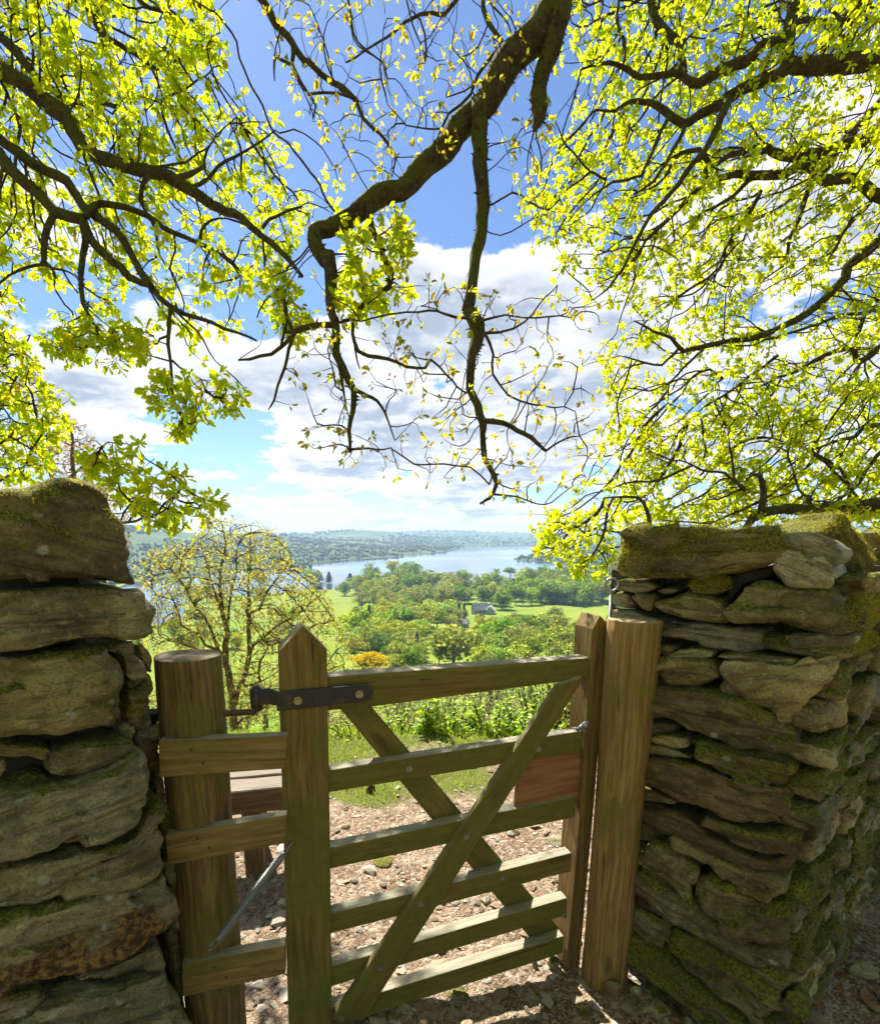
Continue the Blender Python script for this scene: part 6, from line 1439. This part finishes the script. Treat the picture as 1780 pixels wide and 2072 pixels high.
for x, y, h, wd, t_ in ((1150,800,200,140,'lime'),(1060,790,140,105,'olive'),(970,790,120,95,'olive'),(1290,790,160,125,'olive'),(1410,790,185,155,'lime'),(1510,790,160,120,'lime'),(1230,790,170,110,'olive'),(300,800,150,160,'olive'),(430,770,130,130,'lime'),(560,780,130,110,'lime'),(540,720,95,110,'olive'),(420,640,80,60,'green')):
    vtree(x, y, h, wd, t_, {'lime': 'yellow-green tree of the woodland just above the top rail', 'olive': 'olive-brown budding tree of the woodland just above the top rail', 'green': 'green tree of the woodland just above the top rail'}[t_], gA)
for x, y, h, wd, t_ in ((100,402,62,90,'pine'),(160,408,62,50,'pine'),(330,425,85,90,'olive'),(390,425,95,90,'olive'),(440,425,105,90,'olive'),(490,425,100,80,'green'),(535,425,88,50,'pine'),(610,430,60,60,'pine'),(590,500,100,90,'olive'),(640,505,95,80,'green'),(690,500,105,90,'olive'),(735,505,90,70,'green'),(780,500,100,90,'olive'),
        (830,500,85,80,'olive'),(905,480,70,70,'olive'),(460,535,135,120,'olive'),(420,525,110,90,'olive'),(510,545,120,90,'olive'),(550,540,110,80,'green'),(590,545,100,80,'green'),(700,440,70,70,'olive'),(760,440,75,80,'olive'),(650,440,70,70,'olive')):
    vtree(x, y, h, wd, t_, {'pine': 'dark conifer in the lakeside belt', 'olive': 'olive budding tree in the lakeside belt', 'green': 'green tree in the lakeside belt'}[t_], belt)
for x, y, h, wd, t_ in ((1010,505,100,95,'green'),(1180,508,115,75,'green'),(1220,508,100,70,'lime'),(1265,508,110,85,'lime'),(1315,505,115,85,'green'),(1380,502,110,95,'green'),(1440,505,118,95,'lime'),(1500,515,120,100,'green'),(1560,525,125,110,'green'),(1180,450,80,80,'olive'),(1240,430,85,80,'olive'),(1300,440,90,90,'lime'),
        (1370,435,85,90,'olive'),(1440,435,90,90,'lime'),(1520,440,90,90,'green'),(1590,440,100,90,'green'),(1230,355,48,62,'olive'),(1285,355,44,52,'olive'),(1345,345,36,44,'olive'),(1500,385,75,60,'pine'),(1550,385,80,60,'pine'),(1610,390,85,70,'pine'),(1640,420,90,90,'green'),(1650,500,110,100,'green')):
    vtree(x, y, h, wd, t_, {'pine': 'dark conifer on the rise behind the sloping field', 'olive': 'olive budding tree on the rise behind the sloping field', 'green': 'leafy green tree in the belt above the sloping field', 'lime': 'light green tree in the belt above the sloping field'}[t_], gB)
for k in range(34):
    x, y = r3.uniform(-930, 130), r3.choice([430, 470, 520, 600, 680, 760]) + r3.uniform(-25, 25); t_ = r3.choice(['lime', 'olive', 'olive', 'green'])
    px_, py_ = Z9(x, y)
    if 262 < px_ < 385 and 1195 < py_ < 1290: continue
    vtree(x, y, r3.uniform(60, 110) * (.5 + y / 900), r3.uniform(70, 120), t_, {'lime': 'yellow-green tree on the low ground behind the budding tree', 'olive': 'olive tree on the low ground behind the budding tree', 'green': 'green tree on the low ground behind the budding tree'}[t_], gC)

# more of the same woods filling in between
def fill_wood(poly, n, hr, kinds, labs, group, seed, gap):
    r4 = random.Random(seed); xs = [q[0] for q in poly]; ys = [q[1] for q in poly]; got = []; tries_ = 0
    while len(got) < n and tries_ < 4000:
        tries_ += 1
        x, y = r4.uniform(min(xs), max(xs)), r4.uniform(min(ys), max(ys))
        if not in_poly(x, y, poly) or any(abs(x - a) < gap and abs(y - b) < gap * .35 for a, b in got): continue
        if group == gA and ((230 < x < 530 and y > 770) or (660 < x < 1000 and y > 650)): continue
        got.append((x, y)); t_ = r4.choice(kinds); h = r4.uniform(*hr)
        vtree(x, y, h, h * r4.uniform(.8, 1.2), t_, labs[t_], group)
fill_wood([(235, 690), (420, 660), (560, 640), (700, 660), (930, 700), (1060, 690), (1540, 690), (1560, 900), (235, 900)], 84, (115, 190), ['lime', 'olive', 'olive', 'lime', 'green'],
          {'lime': 'yellow-green tree of the woodland just above the top rail', 'olive': 'olive-brown budding tree of the woodland just above the top rail', 'green': 'green tree of the woodland just above the top rail'}, gA, 5, 46)
fill_wood([(295, 610), (420, 600), (560, 560), (720, 555), (880, 600), (930, 690), (560, 705), (300, 705)], 36, (85, 130), ['lime', 'olive', 'green', 'lime'],
          {'lime': 'yellow-green tree of the woodland just above the top rail', 'olive': 'olive-brown budding tree of the woodland just above the top rail', 'green': 'green tree of the woodland just above the top rail'}, gA, 8, 40)
fill_wood([(305, 420), (400, 400), (560, 395), (940, 430), (930, 500), (700, 530), (560, 560), (440, 545), (300, 470)], 60, (80, 130), ['olive', 'olive', 'green', 'olive'],
          {'olive': 'olive budding tree in the lakeside belt', 'green': 'green tree in the lakeside belt'}, belt, 6, 33)
fill_wood([(970, 470), (1120, 440), (1240, 400), (1640, 390), (1660, 510), (1180, 500), (1000, 515)], 46, (85, 130), ['green', 'lime', 'olive', 'green'],
          {'olive': 'olive budding tree on the rise behind the sloping field', 'green': 'leafy green tree in the belt above the sloping field', 'lime': 'light green tree in the belt above the sloping field'}, gB, 7, 36)

# houses
def house(zx, zy, wpx, dep, wallh, roofh, rz, wm_, rm, label, nwin=3, zf=Z9, k=1300 / 3519.0, chim=1, name='house', door=True, cat='house', group=None):
    px, py = zf(zx, zy); c = ground_hit(px, py); dist_ = math.hypot(c.x, c.y); L_ = wpx * k * dist_ / FPX; u = L_
    e = empty(name, c, rz); tag(e, label, cat, group); B = wmat(e)
    D_, H_, RH = dep * u, wallh * u, roofh * u
    def box(nm, x0, x1, y0, y1, z0, z1, mat, par):
        v = np.array([(x, y, z) for x in (x0, x1) for y in (y0, y1) for z in (z0, z1)], float)
        return link(nm, np_mesh(nm, v, np.array([[0, 1, 3, 2], [4, 6, 7, 5], [0, 4, 5, 1], [2, 3, 7, 6], [0, 2, 6, 4], [1, 5, 7, 3]])), MATS[mat], par, B)
    v = np.array([(-L_/2, -D_/2, -1), (L_/2, -D_/2, -1), (L_/2, D_/2, -1), (-L_/2, D_/2, -1), (-L_/2, -D_/2, H_), (L_/2, -D_/2, H_), (L_/2, D_/2, H_), (-L_/2, D_/2, H_), (-L_/2, 0, H_ + RH), (L_/2, 0, H_ + RH)])
    wl = link('wall', np_mesh('wall', v, [np.array([[0, 1, 5, 4], [2, 3, 7, 6]]), np.array([[1, 2, 6, 9, 5], [3, 0, 4, 8, 7]])]), MATS[wm_], e, B)
    o_ = .06 * D_; th = .03 * u
    def rf(s_):
        q = [(-L_/2 - o_, s_ * (D_/2 + o_), H_ - RH * .12), (L_/2 + o_, s_ * (D_/2 + o_), H_ - RH * .12), (L_/2 + o_, 0, H_ + RH + .02 * u), (-L_/2 - o_, 0, H_ + RH + .02 * u)]
        return q + [(a, b, c_ + th) for a, b, c_ in q]
    v = np.array(rf(-1) + rf(1)); bf = np.array([[0, 1, 2, 3], [7, 6, 5, 4], [0, 4, 5, 1], [1, 5, 6, 2], [2, 6, 7, 3], [3, 7, 4, 0]])
    ro = link('roof', np_mesh('roof', v, np.concatenate([bf, bf + 8])), MATS[rm], e, B)
    for i in range(chim): box('chimney', -L_*.38 + i * L_*.7, -L_*.30 + i * L_*.7, -.04*u, .04*u, H_ + RH*.8, H_ + RH + .12*u, 'house_stone', ro)
    for i in range(nwin):
        x = -L_/2 + L_ * (i + .5) / nwin
        if door and i == nwin // 2: box('door', x - .04*L_, x + .04*L_, -D_/2 - .05, -D_/2 + .1, 0, H_*.6, 'house_roof', e)
        else: box('window', x - .05*L_, x + .05*L_, -D_/2 - .06, -D_/2 + .1, H_*.4, H_*.75, 'window_glass', e)
    return e
house(985, 558, 82, .55, .34, .36, R(18), 'house_stone', 'house_roof', 'stone farmhouse with big pale slate roof in the valley', 4)
house(1042, 556, 66, .7, .34, .32, R(78), 'barn_green', 'house_roof', 'barn with pale green gable beside the stone farmhouse', 3, chim=0, name='barn', cat='barn')
house(890, 628, 62, .6, .36, .36, R(-20), 'house_stone', 'house_roof', 'dark roofed cottage below the two narrow conifers', 3)
house(1040, 654, 52, .6, .3, .26, R(10), 'house_brick', 'house_brick', 'low reddish brick house near the copper-red tree', 3, chim=0)
house(1265, 622, 70, .5, .24, .26, R(-8), 'house_stone', 'house_roof', 'long low grey roofed building below the sloping field', 4, chim=0)
house(205, 425, 26, .7, .5, .3, R(20), 'house_white', 'house_roof', 'tiny white house on the shore above the bright field', 2, chim=0)
for i, (x, y) in enumerate(((-905, 395), (-880, 402), (-860, 390), (-840, 405), (-815, 396))):
    house(x, y, 22, .7, .6, .35, R(20 * i - 30), 'house_white', 'house_roof', 'white house in the small town on the far left shore', 2, chim=0, door=False, group='white houses on the far left shore')
for i, (x, y) in enumerate(((10, 262), (40, 258), (75, 262), (105, 259))):
    house(x, y, 20, .6, .5, .35, R(15 * i - 20), 'house_white', 'house_roof', 'white boathouse on the wooded far shore', 1, chim=0, door=False, group='white boathouses on the far shore')

# woods on the far shores: one mass
rw = np.random.default_rng(77)
n = 40000
a = np.radians(rw.uniform(-46, 44, n)); d_ = np.exp(rw.uniform(math.log(880), math.log(6800), n)); x, y = np.sin(a) * d_, np.cos(a) * d_
z, s = terrain(x, y)
fld = fbm(np.stack([x / 420, y / 420, 0 * x], -1), 61, 3)
ok = (s > 4) & (fld < .22 + .2 * (s < 160)); x, y, z, d_ = x[ok], y[ok], z[ok], d_[ok]
n = min(len(x), 11500); x, y, z, d_ = x[:n], y[:n], z[:n], d_[:n]
bm = bmesh.new(); bmesh.ops.create_icosphere(bm, subdivisions=1, radius=1.0); iv = np.array([q.co[:] for q in bm.verts]); if_ = np.array([[c.index for c in q.verts] for q in bm.faces]); bm.free()
sz = rw.uniform(4, 7.5, n) * np.clip(d_ / 2000, .75, 1.5)
jit = 1 + .28 * rw.normal(size=(n, len(iv), 1)).clip(-1.3, 1.3)
con = rw.random(n) < np.clip(.35 + .6 * fbm(np.stack([x / 300, y / 300, 0 * x], -1), 63, 2), .05, .9)
shp = np.where(con[:, None], np.array([[.65, .65, 1.5]]), np.array([[1.1, 1.1, .95]]))
v = iv[None] * jit * shp[:, None] * sz[:, None, None]; v[..., 0:2] *= np.where(con[:, None, None], np.clip(1 - iv[None, :, 2:3] * .75, .25, 1.6), 1.0)
v += np.stack([x, y, z + sz * .55], -1)[:, None]
cc = np.where(con[:, None], np.array([[.65, .8, .75]]), np.array([[1.25, 1.2, .9]])) * rw.uniform(.85, 1.12, (n, 1))
f = (if_[None] + (np.arange(n) * len(iv))[:, None, None]).reshape(-1, 3)
tag(link('forest', np_mesh('forest', v.reshape(-1, 3), f, True, np.repeat(cc, len(iv), 0)), MATS['far_wood']), 'mixed dark woods covering the hills beyond the lake', kind='stuff')

# ------------------------------------------------------------------ haze over the valley
m, t = new_mat('haze_air')
pv = t.n('ShaderNodeVolumePrincipled', {'Color': (0.52, 0.74, 1.0), 'Density': 0.000125, 'Anisotropy': 0.2})
t.t.links.new(pv.outputs[0], t.n('ShaderNodeOutputMaterial').inputs['Volume'])
hv = np.array([(xx_, yy_, zz_) for xx_ in (-9400, 9400) for yy_ in (-9400, 9400) for zz_ in (-95, 130)], float)
hz = link('haze', np_mesh('haze', hv, np.array([[0, 1, 3, 2], [4, 6, 7, 5], [0, 4, 5, 1], [2, 3, 7, 6], [0, 2, 6, 4], [1, 5, 7, 3]])), m)
tag(hz, 'thin blue haze lying over the lake and hills', kind='stuff')
